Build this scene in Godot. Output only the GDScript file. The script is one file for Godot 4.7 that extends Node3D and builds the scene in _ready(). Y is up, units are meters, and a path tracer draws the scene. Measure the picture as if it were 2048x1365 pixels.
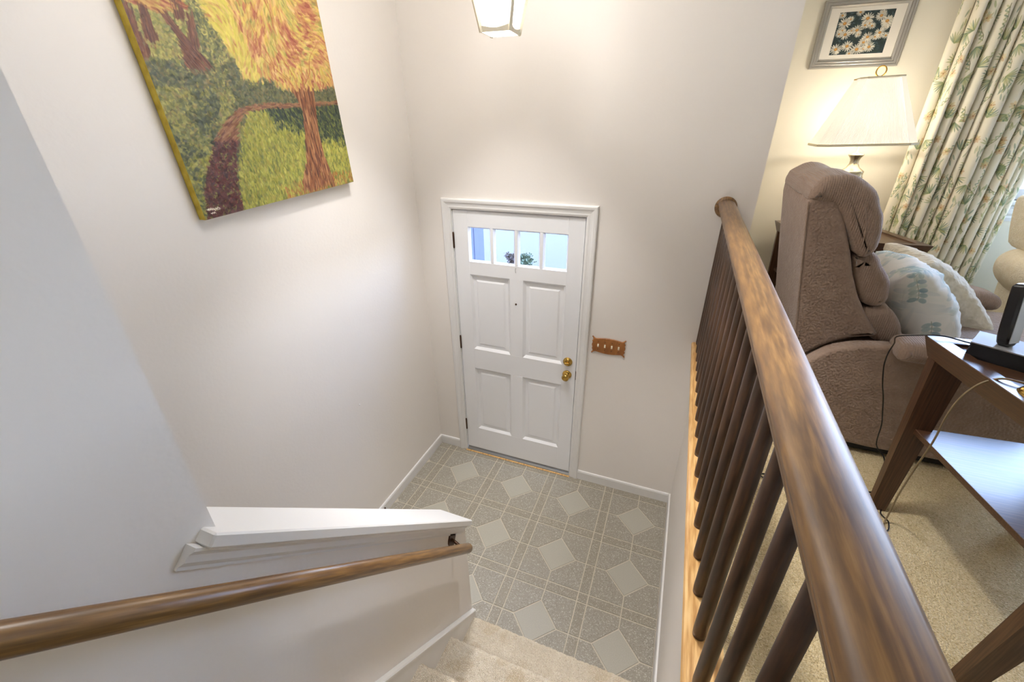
extends Node3D

const SKY := 27.0
const EXPOSURE := 1.18
const F := 1.32   # height of the living room floor above the foyer floor
const CEIL := 3.76
const XK := 1.976  # foyer face of the knee wall
const ZW := -0.83  # living room front wall
const LANTERN := 0.4
const SPOT_FILL := 3.3  # energy of the added fill downlights
const FOYER_FILL := 0.5  # energy of the added fill dome over the foyer
const ROOM_FILL := 0.15  # energy of the added fill dome over the living room
const LAMP_E := 0.13

func _ready() -> void:
	# ------------------------------------------------------------ camera, sky, exposure
	var cam := Camera3D.new()
	cam.name = "camera"
	add_child(cam)
	cam.position = Vector3(1.7308, 2.5768, 2.6028)
	cam.rotation_degrees = Vector3(-26.948, 21.594, -0.54)
	cam.fov = 77.56
	cam.near = 0.02
	cam.far = 200.0
	cam.current = true
	var env := Environment.new()
	var sky := Sky.new()
	var psm := ProceduralSkyMaterial.new()
	psm.sky_top_color = rgb(154, 184, 234)
	psm.sky_horizon_color = rgb(208, 221, 240)
	psm.ground_horizon_color = rgb(196, 200, 204)
	psm.ground_bottom_color = rgb(150, 150, 148)
	psm.sky_energy_multiplier = 1.0
	psm.ground_energy_multiplier = 0.7
	sky.sky_material = psm
	env.background_mode = Environment.BG_SKY
	env.sky = sky
	env.background_energy_multiplier = SKY
	env.tonemap_mode = Environment.TONE_MAPPER_LINEAR
	env.tonemap_exposure = EXPOSURE
	env.sdfgi_enabled = true
	env.ssao_enabled = true
	env.ssil_enabled = true
	var we := WorldEnvironment.new()
	we.name = "world_environment"
	we.environment = env
	add_child(we)
	make_materials()
	build_shell()
	build_tiles()
	build_windows()
	build_door()
	build_stairs()
	build_balustrade()
	build_handrail()
	build_foyer_things()
	build_lantern()
	build_fill_domes()
	build_fill_spots()
	build_tables()
	build_lamp()
	build_picture()
	build_curtain()
	build_recliner()
	build_armchair()
	build_phone()
	build_outside()

# ---------------------------------------------------------------- helpers: meshes
class Mb:
	var st := SurfaceTool.new()
	var n := 0
	var flip := false
	func _init(smooth := false) -> void:
		st.begin(Mesh.PRIMITIVE_TRIANGLES)
		sm(smooth)
	func sm(on: bool) -> void:
		st.set_smooth_group(0 if on else 0xFFFFFFFF)
	func tri(a: Vector3, b: Vector3, c: Vector3, ua := Vector2.ZERO, ub := Vector2.ZERO, uc := Vector2.ZERO) -> void:
		# a, b, c counter-clockwise seen from outside
		st.set_uv(ua); st.add_vertex(a)
		if flip:
			st.set_uv(ub); st.add_vertex(b)
		st.set_uv(uc); st.add_vertex(c)
		if not flip:
			st.set_uv(ub); st.add_vertex(b)
		n += 1
	func quad(a: Vector3, b: Vector3, c: Vector3, d: Vector3, ua := Vector2.ZERO, ub := Vector2(1, 0), uc := Vector2(1, 1), ud := Vector2(0, 1)) -> void:
		tri(a, b, c, ua, ub, uc)
		tri(a, c, d, ua, uc, ud)
	func face(p: Array, center: Vector3) -> void:
		# a convex face turned away from center
		var nn: Vector3 = (p[1] - p[0]).cross(p[2] - p[0])
		var q := p.duplicate()
		if nn.dot(p[0] - center) < 0: q.reverse()
		for i in range(1, q.size() - 1): tri(q[0], q[i], q[i + 1])
	func box(lo: Vector3, hi: Vector3, bev := 0.002, tf := Transform3D.IDENTITY) -> void:
		var c := (lo + hi) / 2.0
		var h := (hi - lo) / 2.0
		var b := minf(bev, minf(h.x, minf(h.y, h.z)) * 0.9)
		hexa(c, h, b, tf, Vector2.ONE)
	func hexa(c: Vector3, h: Vector3, b: float, tf: Transform3D, bottom: Vector2) -> void:
		# chamfered box; bottom scales x and z at its lower end
		var P := func(s: Vector3, ax: int) -> Vector3:
			var v := Vector3(s.x * (h.x - b), s.y * (h.y - b), s.z * (h.z - b))
			v[ax] = s[ax] * h[ax]
			if s.y < 0:
				v.x *= bottom.x; v.z *= bottom.y
			return tf * (c + v)
		var cc := tf * c
		for ax in 3:
			var u := (ax + 1) % 3
			var w := (ax + 2) % 3
			for s in [-1.0, 1.0]:
				var q := []
				for k in [[-1, -1], [1, -1], [1, 1], [-1, 1]]:
					var v := Vector3.ZERO
					v[ax] = s; v[u] = k[0]; v[w] = k[1]
					q.append(P.call(v, ax))
				face(q, cc)
			if b <= 0.0: continue
			for s1 in [-1.0, 1.0]:
				for s2 in [-1.0, 1.0]:
					var q := []
					for k in [[-1, u], [1, u], [1, w], [-1, w]]:
						var v := Vector3.ZERO
						v[ax] = k[0]; v[u] = s1; v[w] = s2
						q.append(P.call(v, k[1]))
					face(q, cc)
		if b > 0.0:
			for sx in [-1.0, 1.0]:
				for sy in [-1.0, 1.0]:
					for sz in [-1.0, 1.0]:
						var v := Vector3(sx, sy, sz)
						face([P.call(v, 0), P.call(v, 1), P.call(v, 2)], cc)
	func grid(xs: Array, ys: Array, zs: Array, solid: Callable) -> void:
		# boxes on a grid, joined where they touch: solid(i, j, k)
		var S := func(i: int, j: int, k: int) -> bool:
			if i < 0 or j < 0 or k < 0 or i >= xs.size() - 1 or j >= ys.size() - 1 or k >= zs.size() - 1: return false
			return solid.call(i, j, k)
		for i in xs.size() - 1:
			for j in ys.size() - 1:
				for k in zs.size() - 1:
					if not S.call(i, j, k): continue
					var lo := Vector3(xs[i], ys[j], zs[k])
					var hi := Vector3(xs[i + 1], ys[j + 1], zs[k + 1])
					var c := (lo + hi) / 2.0
					var V := [lo, hi]
					for ax in 3:
						for s in 2:
							var d := [i, j, k]
							d[ax] += 1 if s == 1 else -1
							if S.call(d[0], d[1], d[2]): continue
							var q := []
							for m in [[0, 0], [1, 0], [1, 1], [0, 1]]:
								var v := Vector3.ZERO
								v[ax] = V[s][ax]
								v[(ax + 1) % 3] = V[m[0]][(ax + 1) % 3]
								v[(ax + 2) % 3] = V[m[1]][(ax + 2) % 3]
								q.append(v)
							face(q, c)
	func prism(poly: PackedVector2Array, w0: float, w1: float, tf := Transform3D.IDENTITY, bev := 0.0) -> void:
		# a polygon in (x, y) pulled along z from w0 to w1
		flip = tf.basis.determinant() < 0
		var p := poly.duplicate()
		if area(p) < 0: p.reverse()
		var rings := []
		if bev > 0.0:
			var s := inset(p, bev)
			rings = [[s, w0], [p, w0 + bev], [p, w1 - bev], [s, w1]]
		else: rings = [[p, w0], [p, w1]]
		rings_(rings, tf)
		var t := Geometry2D.triangulate_polygon(p)
		for e in [[rings[0], false], [rings[-1], true]]:
			var q: PackedVector2Array = e[0][0]
			for i in range(0, t.size(), 3):
				var a := V3(q[t[i]], e[0][1]); var b := V3(q[t[i + 1]], e[0][1]); var c := V3(q[t[i + 2]], e[0][1])
				if ((b - a).cross(c - a).z > 0) != e[1]:
					var x := b
					b = c; c = x
				tri(tf * a, tf * b, tf * c, Vector2(a.x, a.y), Vector2(b.x, b.y), Vector2(c.x, c.y))
	func V3(v: Vector2, w: float) -> Vector3: return Vector3(v.x, v.y, w)
	func rings_(rings: Array, tf: Transform3D) -> void:
		for k in rings.size() - 1:
			var a: PackedVector2Array = rings[k][0]
			var b: PackedVector2Array = rings[k + 1][0]
			for i in a.size():
				var j := (i + 1) % a.size()
				quad(tf * V3(a[i], rings[k][1]), tf * V3(a[j], rings[k][1]), tf * V3(b[j], rings[k + 1][1]), tf * V3(b[i], rings[k + 1][1]))
	static func area(p: PackedVector2Array) -> float:
		var s := 0.0
		for i in p.size(): s += p[i].cross(p[(i + 1) % p.size()])
		return s / 2.0
	static func inset(p: PackedVector2Array, d: float) -> PackedVector2Array:
		var o := PackedVector2Array()
		for i in p.size():
			var a := (p[i] - p[i - 1]).normalized()
			var b := (p[(i + 1) % p.size()] - p[i]).normalized()
			var na := Vector2(-a.y, a.x); var nb := Vector2(-b.y, b.x)
			var m := na + nb
			m = m / maxf(m.length_squared() / 2.0, 0.35)
			o.append(p[i] + m * d)
		return o
	func puff(poly: PackedVector2Array, w0: float, w1: float, r: float, bulge := 0.0, tf := Transform3D.IDENTITY, wrinkle = null) -> void:
		# an upholstered block: the outline pulled along z with rounded, swelling ends
		var p := poly.duplicate()
		if area(p) < 0: p.reverse()
		var cen := Vector2.ZERO
		for v in p: cen += v
		cen /= p.size()
		var rings := []
		var m := 5
		for k in m + 1:
			var a := k * PI / 2.0 / m
			rings.append([inset(p, r * (1 - sin(a))), w0 + r * (1 - cos(a))])
		var mid := 10
		for k in range(1, mid): rings.append([p, lerpf(w0 + r, w1 - r, k / float(mid))])
		for k in m + 1:
			var a := (m - k) * PI / 2.0 / m
			rings.append([inset(p, r * (1 - sin(a))), w1 - r * (1 - cos(a))])
		if wrinkle != null:
			for e in rings:
				var q: PackedVector2Array = e[0].duplicate()
				for i in q.size(): q[i] += wrinkle.call(q[i], e[1], cen)
				e[0] = q
		rings_(rings, tf)
		for e in [[rings[0], -1.0], [rings[-1], 1.0]]:
			var ring: PackedVector2Array = e[0][0]
			var prev := ring
			var pw: float = e[0][1]
			if bulge <= 0.0:
				var t := Geometry2D.triangulate_polygon(p)
				for i in range(0, t.size(), 3):
					var a := V3(ring[t[i]], pw); var b := V3(ring[t[i + 1]], pw); var c := V3(ring[t[i + 2]], pw)
					if ((b - a).cross(c - a).z > 0) != (e[1] > 0):
						var x := b
						b = c; c = x
					tri(tf * a, tf * b, tf * c)
				continue
			for s in [0.75, 0.5, 0.25, 0.0]:
				var q := PackedVector2Array()
				for v in ring: q.append(cen.lerp(v, s))
				var qw: float = e[0][1] + e[1] * bulge * (1 - s * s)
				for i in q.size():
					var j := (i + 1) % q.size()
					if e[1] > 0: quad(tf * V3(prev[i], pw), tf * V3(prev[j], pw), tf * V3(q[j], qw), tf * V3(q[i], qw))
					else: quad(tf * V3(prev[j], pw), tf * V3(prev[i], pw), tf * V3(q[i], qw), tf * V3(q[j], qw))
				prev = q; pw = qw
	func tube(pts: PackedVector3Array, r: float, seg := 10, r2 := -1.0) -> void:
		var f := Vector3.UP
		var old := []
		for i in pts.size():
			var d := (pts[mini(i + 1, pts.size() - 1)] - pts[maxi(i - 1, 0)]).normalized()
			if i == 0 and absf(d.dot(f)) > 0.9: f = Vector3.RIGHT
			f = (f - d * f.dot(d)).normalized()
			var g := d.cross(f)
			var rr := r if r2 < 0 else lerpf(r, r2, i / float(pts.size() - 1))
			var ring := []
			for k in seg: ring.append(pts[i] + (f * cos(TAU * k / seg) + g * sin(TAU * k / seg)) * rr)
			if i > 0:
				for k in seg: quad(old[k], old[(k + 1) % seg], ring[(k + 1) % seg], ring[k])
			else:
				for k in seg: tri(pts[0], ring[(k + 1) % seg], ring[k])
			old = ring
		for k in seg: tri(pts[-1], old[k], old[(k + 1) % seg])
	func lathe(prof: Array, seg := 32, tf := Transform3D.IDENTITY) -> void:
		# [radius, height] pairs, bottom to top, about y
		for i in prof.size() - 1:
			for k in seg:
				var a := TAU * k / seg; var b := TAU * (k + 1) / seg
				var P := func(e: Array, t: float) -> Vector3: return tf * Vector3(e[0] * cos(t), e[1], -e[0] * sin(t))
				quad(P.call(prof[i], a), P.call(prof[i], b), P.call(prof[i + 1], b), P.call(prof[i + 1], a))
	func pillow(tf: Transform3D, su: float, sv: float, th: float, seed_ := 1, N := 28) -> void:
		# cushion in its own x, y plane, thickness along z
		var nz := FastNoiseLite.new()
		nz.seed = seed_; nz.frequency = 3.2
		var g := [[], []]
		for side in 2:
			for i in N + 1:
				var row := []
				for j in N + 1:
					var u := -1.0 + 2.0 * i / N; var v := -1.0 + 2.0 * j / N
					var e := sqrt(maxf(0.0, (1 - pow(absf(u), 2.6)) * (1 - pow(absf(v), 2.6))))
					var x := u * (1 - 0.10 * (1 - v * v) * absf(u)); var y := v * (1 - 0.10 * (1 - u * u) * absf(v))
					var z := th * 0.5 * pow(e, 0.8)
					z += e * th * 0.09 * nz.get_noise_3d(x * 0.6, y * 1.6, side * 3.0)
					row.append([tf * Vector3(x * su, y * sv, z if side == 0 else -z), Vector2((u + 1) / 2, (1 - v) / 2)])
				g[side].append(row)
		for side in 2:
			for i in N:
				for j in N:
					var a: Array = g[side][i][j]; var b: Array = g[side][i + 1][j]; var c: Array = g[side][i + 1][j + 1]; var d: Array = g[side][i][j + 1]
					if side == 0: quad(a[0], b[0], c[0], d[0], a[1], b[1], c[1], d[1])
					else: quad(a[0], d[0], c[0], b[0], a[1], d[1], c[1], b[1])
	func mesh() -> ArrayMesh:
		st.generate_normals()
		st.index()
		return st.commit()

func V2s(a: Array) -> PackedVector2Array:
	var o := PackedVector2Array()
	for i in range(0, a.size(), 2): o.append(Vector2(a[i], a[i + 1]))
	return o

func chaikin(p: PackedVector2Array, it := 2, k := 0.25) -> PackedVector2Array:
	for n in it:
		var o := PackedVector2Array()
		for i in p.size():
			var a := p[i]; var b := p[(i + 1) % p.size()]
			o.append(a.lerp(b, k)); o.append(a.lerp(b, 1 - k))
		p = o
		k = 0.25
	return p

func curve3(a: Array, per := 8) -> PackedVector3Array:
	# a smooth path through the points
	var o := PackedVector3Array()
	for i in a.size() - 1:
		var p0: Vector3 = a[maxi(i - 1, 0)]; var p1: Vector3 = a[i]; var p2: Vector3 = a[i + 1]; var p3: Vector3 = a[mini(i + 2, a.size() - 1)]
		for k in per: o.append(p1.cubic_interpolate(p2, p0, p3, k / float(per)))
	o.append(a[-1])
	return o

# ---------------------------------------------------------------- helpers: objects
var used := {}
func numbered(called: String) -> String:
	if not used.has(called):
		used[called] = 0
		return called
	used[called] += 1
	return "%s_%03d" % [called, used[called]]

func tag(o: Node, label: String, category := "", group := "", kind := "") -> Node:
	if label: o.set_meta("label", label)
	if category: o.set_meta("category", category)
	if group: o.set_meta("group", group)
	if kind: o.set_meta("kind", kind)
	return o

func put(called: String, m, material: Material, parent: Node = self) -> MeshInstance3D:
	var o := MeshInstance3D.new()
	o.name = numbered(called) if parent == self else called
	o.mesh = m.mesh() if m is Mb else m
	o.material_override = material
	o.cast_shadow = GeometryInstance3D.SHADOW_CASTING_SETTING_ON
	parent.add_child(o, true)
	return o

func thing(called: String, label: String, category: String, at := Vector3.ZERO, turn := 0.0, group := "") -> Node3D:
	var o := Node3D.new()
	o.name = numbered(called)
	add_child(o, true)
	o.position = at
	o.rotation.y = turn
	tag(o, label, category, group)
	return o

func struct(called: String, m, material: Material, label: String) -> MeshInstance3D:
	var o := put(called, m, material)
	tag(o, label, "", "", "structure")
	return o

# ---------------------------------------------------------------- helpers: materials
func rgb(r: float, g: float, b: float) -> Color: return Color(r / 255.0, g / 255.0, b / 255.0)

func noise_tex(freq: float, colors: Array, size := 256, seed_ := 1, oct := 4, normal := 0.0, kind := FastNoiseLite.TYPE_SIMPLEX_SMOOTH) -> NoiseTexture2D:
	var t := NoiseTexture2D.new()
	var f := FastNoiseLite.new()
	f.noise_type = kind
	f.seed = seed_; f.frequency = freq; f.fractal_octaves = oct
	t.noise = f; t.width = size; t.height = size; t.seamless = true
	if normal > 0.0:
		t.as_normal_map = true; t.bump_strength = normal
	if colors.size():
		var g := Gradient.new()
		var offs := PackedFloat32Array(); var cs := PackedColorArray()
		for c in colors:
			offs.append(c[0]); cs.append(c[1])
		g.offsets = offs; g.colors = cs
		t.color_ramp = g
	return t

func mat(c: Color, rough := 0.6, metal := 0.0, spec := 0.5) -> StandardMaterial3D:
	var m := StandardMaterial3D.new()
	m.albedo_color = c; m.roughness = rough; m.metallic = metal; m.metallic_specular = spec
	return m

func tri_mat(tex: Texture2D, scale: Vector3, rough := 0.6, nrm: Texture2D = null, nscale := 1.0, world := true) -> StandardMaterial3D:
	var m := mat(Color.WHITE, rough)
	m.albedo_texture = tex
	m.uv1_triplanar = true; m.uv1_world_triplanar = world; m.uv1_scale = scale
	if nrm:
		m.normal_enabled = true; m.normal_texture = nrm; m.normal_scale = nscale
	return m

func dab(im: Image, at: Vector2, len: float, wid: float, ang: float, col: Color, alpha := 1.0) -> void:
	# one brush stroke: a soft ellipse, at in pixels
	var w := im.get_width(); var h := im.get_height()
	var R := ceili(maxf(len, wid))
	var ca := cos(ang); var sa := sin(ang)
	for y in range(maxi(0, int(at.y) - R), mini(h, int(at.y) + R + 1)):
		for x in range(maxi(0, int(at.x) - R), mini(w, int(at.x) + R + 1)):
			var dx := x - at.x; var dy := y - at.y
			var u := (dx * ca + dy * sa) / len; var v := (-dx * sa + dy * ca) / wid
			var q := u * u + v * v
			if q < 1.0: im.set_pixel(x, y, im.get_pixel(x, y).lerp(col, alpha * minf(1.0, (1 - q) * 2.5)))

func tex(im: Image) -> ImageTexture:
	im.generate_mipmaps()
	return ImageTexture.create_from_image(im)

func pick(rg: RandomNumberGenerator, a: Array) -> Color:
	var c: Color = a[rg.randi() % a.size()]
	var k := rg.randf_range(-0.06, 0.06)
	return Color(clampf(c.r + k, 0, 1), clampf(c.g + k, 0, 1), clampf(c.b + k, 0, 1))


# ---------------------------------------------------------------- materials
var M := {}

func make_materials() -> void:
	var wall_n := noise_tex(0.09, [], 256, 3, 3, 1.2)
	var wall := mat(rgb(236, 230, 223), 0.62)
	wall.normal_enabled = true; wall.normal_texture = wall_n; wall.normal_scale = 0.12
	wall.uv1_triplanar = true; wall.uv1_world_triplanar = true; wall.uv1_scale = Vector3(2, 2, 2)
	M.wall = wall
	var cream: StandardMaterial3D = wall.duplicate()
	cream.albedo_color = rgb(240, 233, 214)
	M.cream = cream
	M.ceiling = mat(rgb(240, 238, 234), 0.9)
	M.white = mat(rgb(237, 237, 238), 0.35)
	M.trim = mat(rgb(229, 227, 224), 0.32)
	M.dark_line = mat(rgb(60, 55, 50), 0.8)
	# vinyl floor
	M.grout = tri_mat(noise_tex(0.2, [[0.0, rgb(188, 179, 160)], [1.0, rgb(204, 195, 178)]], 128, 9), Vector3(3, 3, 3), 0.5)
	var fi := Image.create(512, 512, false, Image.FORMAT_RGBA8)
	fi.fill(rgb(151, 145, 132))
	var rg := RandomNumberGenerator.new()
	rg.seed = 77
	for k in 9000:
		dab(fi, Vector2(rg.randf() * 512, rg.randf() * 512), rg.randf_range(1.2, 3.6), rg.randf_range(1.0, 2.4), rg.randf() * PI, pick(rg, [rgb(132, 125, 112), rgb(142, 136, 123), rgb(162, 156, 143), rgb(170, 164, 152), rgb(186, 181, 171), rgb(205, 201, 193)]), 0.8)
	var fleck := tex(fi)
	M.fleck = tri_mat(fleck, Vector3(1.7, 1.7, 1.7), 0.42)
	M.fleck2 = tri_mat(fleck, Vector3(1.7, 1.7, 1.7), 0.42)
	M.fleck2.uv1_offset = Vector3(0.37, 0.2, 0.61); M.fleck2.albedo_color = rgb(250, 248, 244)
	M.diamond = tri_mat(noise_tex(0.35, [[0.0, rgb(164, 160, 147)], [0.5, rgb(172, 168, 155)], [1.0, rgb(182, 178, 166)]], 256, 31, 3), Vector3(2, 2, 2), 0.4)
	# carpets
	var pile := noise_tex(0.22, [], 512, 5, 3, 7.0)
	var tuft := func(base: Color, blot: Array, flecks: Array, sd: int) -> ImageTexture:
		var im := Image.create(768, 768, false, Image.FORMAT_RGBA8)
		im.fill(base)
		var r := RandomNumberGenerator.new()
		r.seed = sd
		for k in 26: dab(im, Vector2(r.randf() * 768, r.randf() * 768), r.randf_range(40, 110), r.randf_range(30, 60), r.randf() * PI, pick(r, blot), 0.35)
		for k in 24000: dab(im, Vector2(r.randf() * 768, r.randf() * 768), r.randf_range(2.0, 5.0), r.randf_range(1.3, 2.2), r.randf() * PI, pick(r, flecks), 0.45)
		return tex(im)
	var rug: ImageTexture = tuft.call(rgb(216, 194, 150), [rgb(202, 178, 130), rgb(226, 206, 166)], [rgb(172, 146, 100), rgb(194, 170, 126), rgb(232, 214, 176), rgb(242, 226, 192)], 6)
	M.carpet = tri_mat(rug, Vector3(1.5, 1.5, 1.5), 0.95, pile, 0.9)
	var srug: ImageTexture = tuft.call(rgb(218, 205, 184), [rgb(186, 162, 126), rgb(230, 220, 204), rgb(200, 182, 154)], [rgb(184, 168, 142), rgb(204, 190, 168), rgb(234, 226, 210), rgb(244, 238, 226)], 17)
	M.stair_carpet = tri_mat(srug, Vector3(1.7, 1.7, 1.7), 0.97, pile, 1.0)
	# woods, grain along one axis of the object
	var walnut := noise_tex(0.018, [[0.0, rgb(80, 54, 29)], [0.35, rgb(106, 75, 40)], [0.55, rgb(124, 90, 48)], [0.75, rgb(142, 105, 58)], [1.0, rgb(164, 126, 74)]], 512, 41, 7)
	var dark := noise_tex(0.018, [[0.0, rgb(42, 28, 18)], [0.45, rgb(66, 44, 28)], [0.65, rgb(80, 54, 34)], [1.0, rgb(104, 74, 46)]], 512, 43, 6)
	var oak := noise_tex(0.02, [[0.0, rgb(172, 124, 70)], [0.4, rgb(202, 156, 98)], [0.6, rgb(220, 178, 118)], [1.0, rgb(234, 198, 142)]], 512, 47, 6)
	var table := noise_tex(0.02, [[0.0, rgb(58, 37, 24)], [0.4, rgb(74, 48, 31)], [0.6, rgb(84, 56, 36)], [1.0, rgb(102, 70, 46)]], 512, 49, 6)
	M.rail = tri_mat(walnut, Vector3(9, 9, 0.8), 0.48, null, 1.0, false)
	M.rail.clearcoat_enabled = true; M.rail.clearcoat = 0.3; M.rail.clearcoat_roughness = 0.36
	M.handrail = tri_mat(walnut, Vector3(12, 0.6, 12), 0.34, null, 1.0, false)
	M.handrail.clearcoat_enabled = true; M.handrail.clearcoat = 0.4; M.handrail.clearcoat_roughness = 0.25
	M.baluster = tri_mat(dark, Vector3(7, 0.6, 7), 0.34, null, 1.0, true)
	M.oak = tri_mat(oak, Vector3(6, 6, 0.6), 0.3, null, 1.0, true)
	M.table_x = tri_mat(table, Vector3(0.5, 14, 14), 0.34, null, 1.0, false)
	M.table_y = tri_mat(table, Vector3(14, 0.5, 14), 0.34, null, 1.0, false)
	M.table_z = tri_mat(table, Vector3(14, 14, 0.5), 0.34, null, 1.0, false)
	for k in ["table_x", "table_z"]:
		M[k].clearcoat_enabled = true; M[k].clearcoat = 0.6; M[k].clearcoat_roughness = 0.3
	M.plate_wood = tri_mat(noise_tex(0.02, [[0.0, rgb(140, 86, 40)], [1.0, rgb(178, 118, 62)]], 128, 51), Vector3(12, 3, 12), 0.4)
	M.brass = mat(rgb(196, 160, 84), 0.18, 1.0)
	M.pewter = mat(rgb(196, 184, 158), 0.26, 1.0)
	M.bronze = mat(rgb(78, 56, 42), 0.4, 0.8)
	M.ivory = mat(rgb(235, 225, 200), 0.35)
	M.steel = mat(rgb(150, 150, 148), 0.3, 0.9)
	M.black = mat(rgb(20, 20, 23), 0.22)
	M.black_matte = mat(rgb(22, 20, 19), 0.7)
	M.silver = mat(rgb(196, 198, 202), 0.22, 0.4)
	# upholstery
	var rib := noise_tex(0.25, [], 256, 61, 2, 5.0)
	M.taupe = tri_mat(noise_tex(0.02, [[0.0, rgb(140, 117, 101)], [0.5, rgb(149, 126, 109)], [1.0, rgb(159, 136, 119)]], 512, 63, 5), Vector3(1.3, 1.3, 1.3), 0.92, rib, 0.3)
	M.taupe.rim_enabled = true; M.taupe.rim = 0.5; M.taupe.rim_tint = 0.6
	var ribs := Image.create(128, 128, false, Image.FORMAT_RGBA8)
	for y in 128:
		for x in 128:
			var v := 0.5 + 0.5 * sin(x * TAU / 8.0)
			v = v * 0.8 + 0.2 * (0.5 + 0.5 * sin(y * TAU / 8.0))
			ribs.set_pixel(x, y, Color(v, v, v))
	ribs.bump_map_to_normal_map(2.0)
	var rt := tex(ribs)
	M.corduroy = tri_mat(M.taupe.albedo_texture, Vector3(9, 9, 9), 0.92, rt, 0.9)
	M.corduroy.rim_enabled = true; M.corduroy.rim = 0.5; M.corduroy.rim_tint = 0.6
	M.beige = tri_mat(noise_tex(0.06, [[0.0, rgb(240, 228, 200)], [1.0, rgb(252, 244, 224)]], 256, 67, 4), Vector3(2, 2, 2), 0.95, rib, 0.6)
	var pane := mat(Color(0.5, 0.52, 0.54, 0.03), 0.02)
	pane.transparency = BaseMaterial3D.TRANSPARENCY_ALPHA
	M.pane = pane

# ---------------------------------------------------------------- the shell
func build_shell() -> void:
	# foyer front wall with the door opening
	var m := Mb.new()
	m.grid([0.0, 0.25, 1.214, 2.078], [-0.2, 0.0, 2.088, CEIL], [-0.12, 0.0], func(i, j, k): return not (i == 1 and j == 1))
	struct("wall_front", m, M.wall, "greige foyer wall around the white front door")
	m = Mb.new()
	m.box(Vector3(-0.12, -1.5, -0.12), Vector3(0.0, CEIL, 5.6), 0.0)
	struct("wall_left", m, M.wall, "tall pale pinkish wall that carries the autumn tree painting")
	# recess between foyer and living room
	m = Mb.new()
	m.box(Vector3(1.96, -0.2, ZW - 0.12), Vector3(2.078, CEIL, -0.12), 0.0)
	struct("wall_return", m, M.wall, "short wall between the recessed entry and the living room")
	m = Mb.new()
	m.grid([2.078, 3.44, 5.9, 7.0], [-0.2, 2.165, 3.52, CEIL], [ZW - 0.12, ZW], func(i, j, k): return not (i == 1 and j == 1))
	struct("wall_living_front", m, M.cream, "cream living room wall behind the lamp and the daisy print")
	m = Mb.new()
	m.box(Vector3(7.0, 1.0, ZW - 0.12), Vector3(7.12, CEIL, 5.72), 0.0)
	struct("wall_right", m, M.cream, "far living room wall out of the frame on the right")
	m = Mb.new()
	m.box(Vector3(-0.12, -1.5, 5.6), Vector3(7.0, CEIL, 5.72), 0.0)
	struct("wall_rear", m, M.wall, "rear wall behind the viewpoint")
	m = Mb.new()
	m.box(Vector3(-0.12, CEIL, ZW - 0.12), Vector3(7.12, CEIL + 0.15, 5.72), 0.0)
	struct("ceiling", m, M.ceiling, "white ceiling over foyer and living room")
	# knee wall under the balustrade
	m = Mb.new()
	m.box(Vector3(XK, -1.5, 0.0), Vector3(XK + 0.03, F + 0.016, 5.6), 0.0)
	struct("wall_knee", m, M.wall, "low greige wall between the entry stairs and the living room floor")
	m = Mb.new()
	m.box(Vector3(XK + 0.03, F - 0.25, ZW), Vector3(7.0, F, 5.6), 0.0)
	struct("floor_living", m, M.carpet, "beige cut-pile carpet of the living room")
	m = Mb.new()
	m.box(Vector3(1.0, F - 0.25, 2.84), Vector3(XK, F, 5.6), 0.0)
	struct("floor_hall", m, M.carpet, "beige carpet at the head of the entry stairs")
	m = Mb.new()
	m.box(Vector3(0, -1.5, 0), Vector3(0.9, -1.3, 5.6), 0.0)
	struct("floor_lower", m, M.carpet, "floor of the lower level at the foot of the down stairs")
	# wall between the two flights: full height, then a sloping half wall
	m = Mb.new()
	var p := V2s([1.387, -1.3, 5.6, -1.3, 5.6, CEIL, 2.29, CEIL, 2.29, 1.852, 1.387, 0.884])
	m.prism(p, 0.9, 1.0, Transform3D(Basis(Vector3(0, 0, 1), Vector3(0, 1, 0), Vector3(1, 0, 0)).orthonormalized(), Vector3.ZERO))
	struct("wall_stair", m, M.wall, "grey wall beside the stairs that steps down to a sloping half wall")
	# baseboards
	m = Mb.new()
	var bb := V2s([0, 0, 0.013, 0, 0.013, 0.072, 0.009, 0.083, 0, 0.086])
	m.prism(bb, 0.0, 1.40, Transform3D(Basis(Vector3(1, 0, 0), Vector3(0, 1, 0), Vector3(0, 0, 1)), Vector3.ZERO))
	struct("baseboard_left", m, M.trim, "white baseboard along the left foyer wall")
	var along := Transform3D(Basis(Vector3(0, 0, 1), Vector3(0, 1, 0), Vector3(-1, 0, 0)), Vector3.ZERO)
	m = Mb.new()
	m.prism(bb, -0.2, -0.013, along)
	struct("baseboard_front", m, M.trim, "short white baseboard left of the front door")
	m = Mb.new()
	m.prism(bb, -XK + 0.013, -1.259, along)
	struct("baseboard_front", m, M.trim, "white baseboard right of the front door under the switch plate")
	m = Mb.new()
	m.prism(bb, -1.46, 0.0, Transform3D(Basis(Vector3(-1, 0, 0), Vector3(0, 1, 0), Vector3(0, 0, -1)), Vector3(XK, 0, 0)))
	struct("baseboard_right", m, M.trim, "white baseboard along the foot of the low wall")
	m = Mb.new()
	m.prism(bb, -7.0, -2.078, Transform3D(Basis(Vector3(0, 0, 1), Vector3(0, 1, 0), Vector3(-1, 0, 0)), Vector3(0, F, ZW)))
	struct("baseboard_living", m, M.trim, "white baseboard of the living room front wall behind the end table")
	# cap of the half wall, with its mouldings
	var sl := 1.07
	var ang := atan(sl)
	var L := 0.935 / cos(ang)
	var tf := Transform3D(Basis(Vector3(1, 0, 0), -ang), Vector3(0, 0, 0))
	var cap := thing("trim_cap", "white sloping wooden cap with moulded edges on the half wall", "")
	cap.remove_meta("category")
	tag(cap, "", "", "", "structure")
	cap.position = Vector3(0, 0.925, 1.375)
	cap.rotation.x = -ang
	m = Mb.new()
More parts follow.
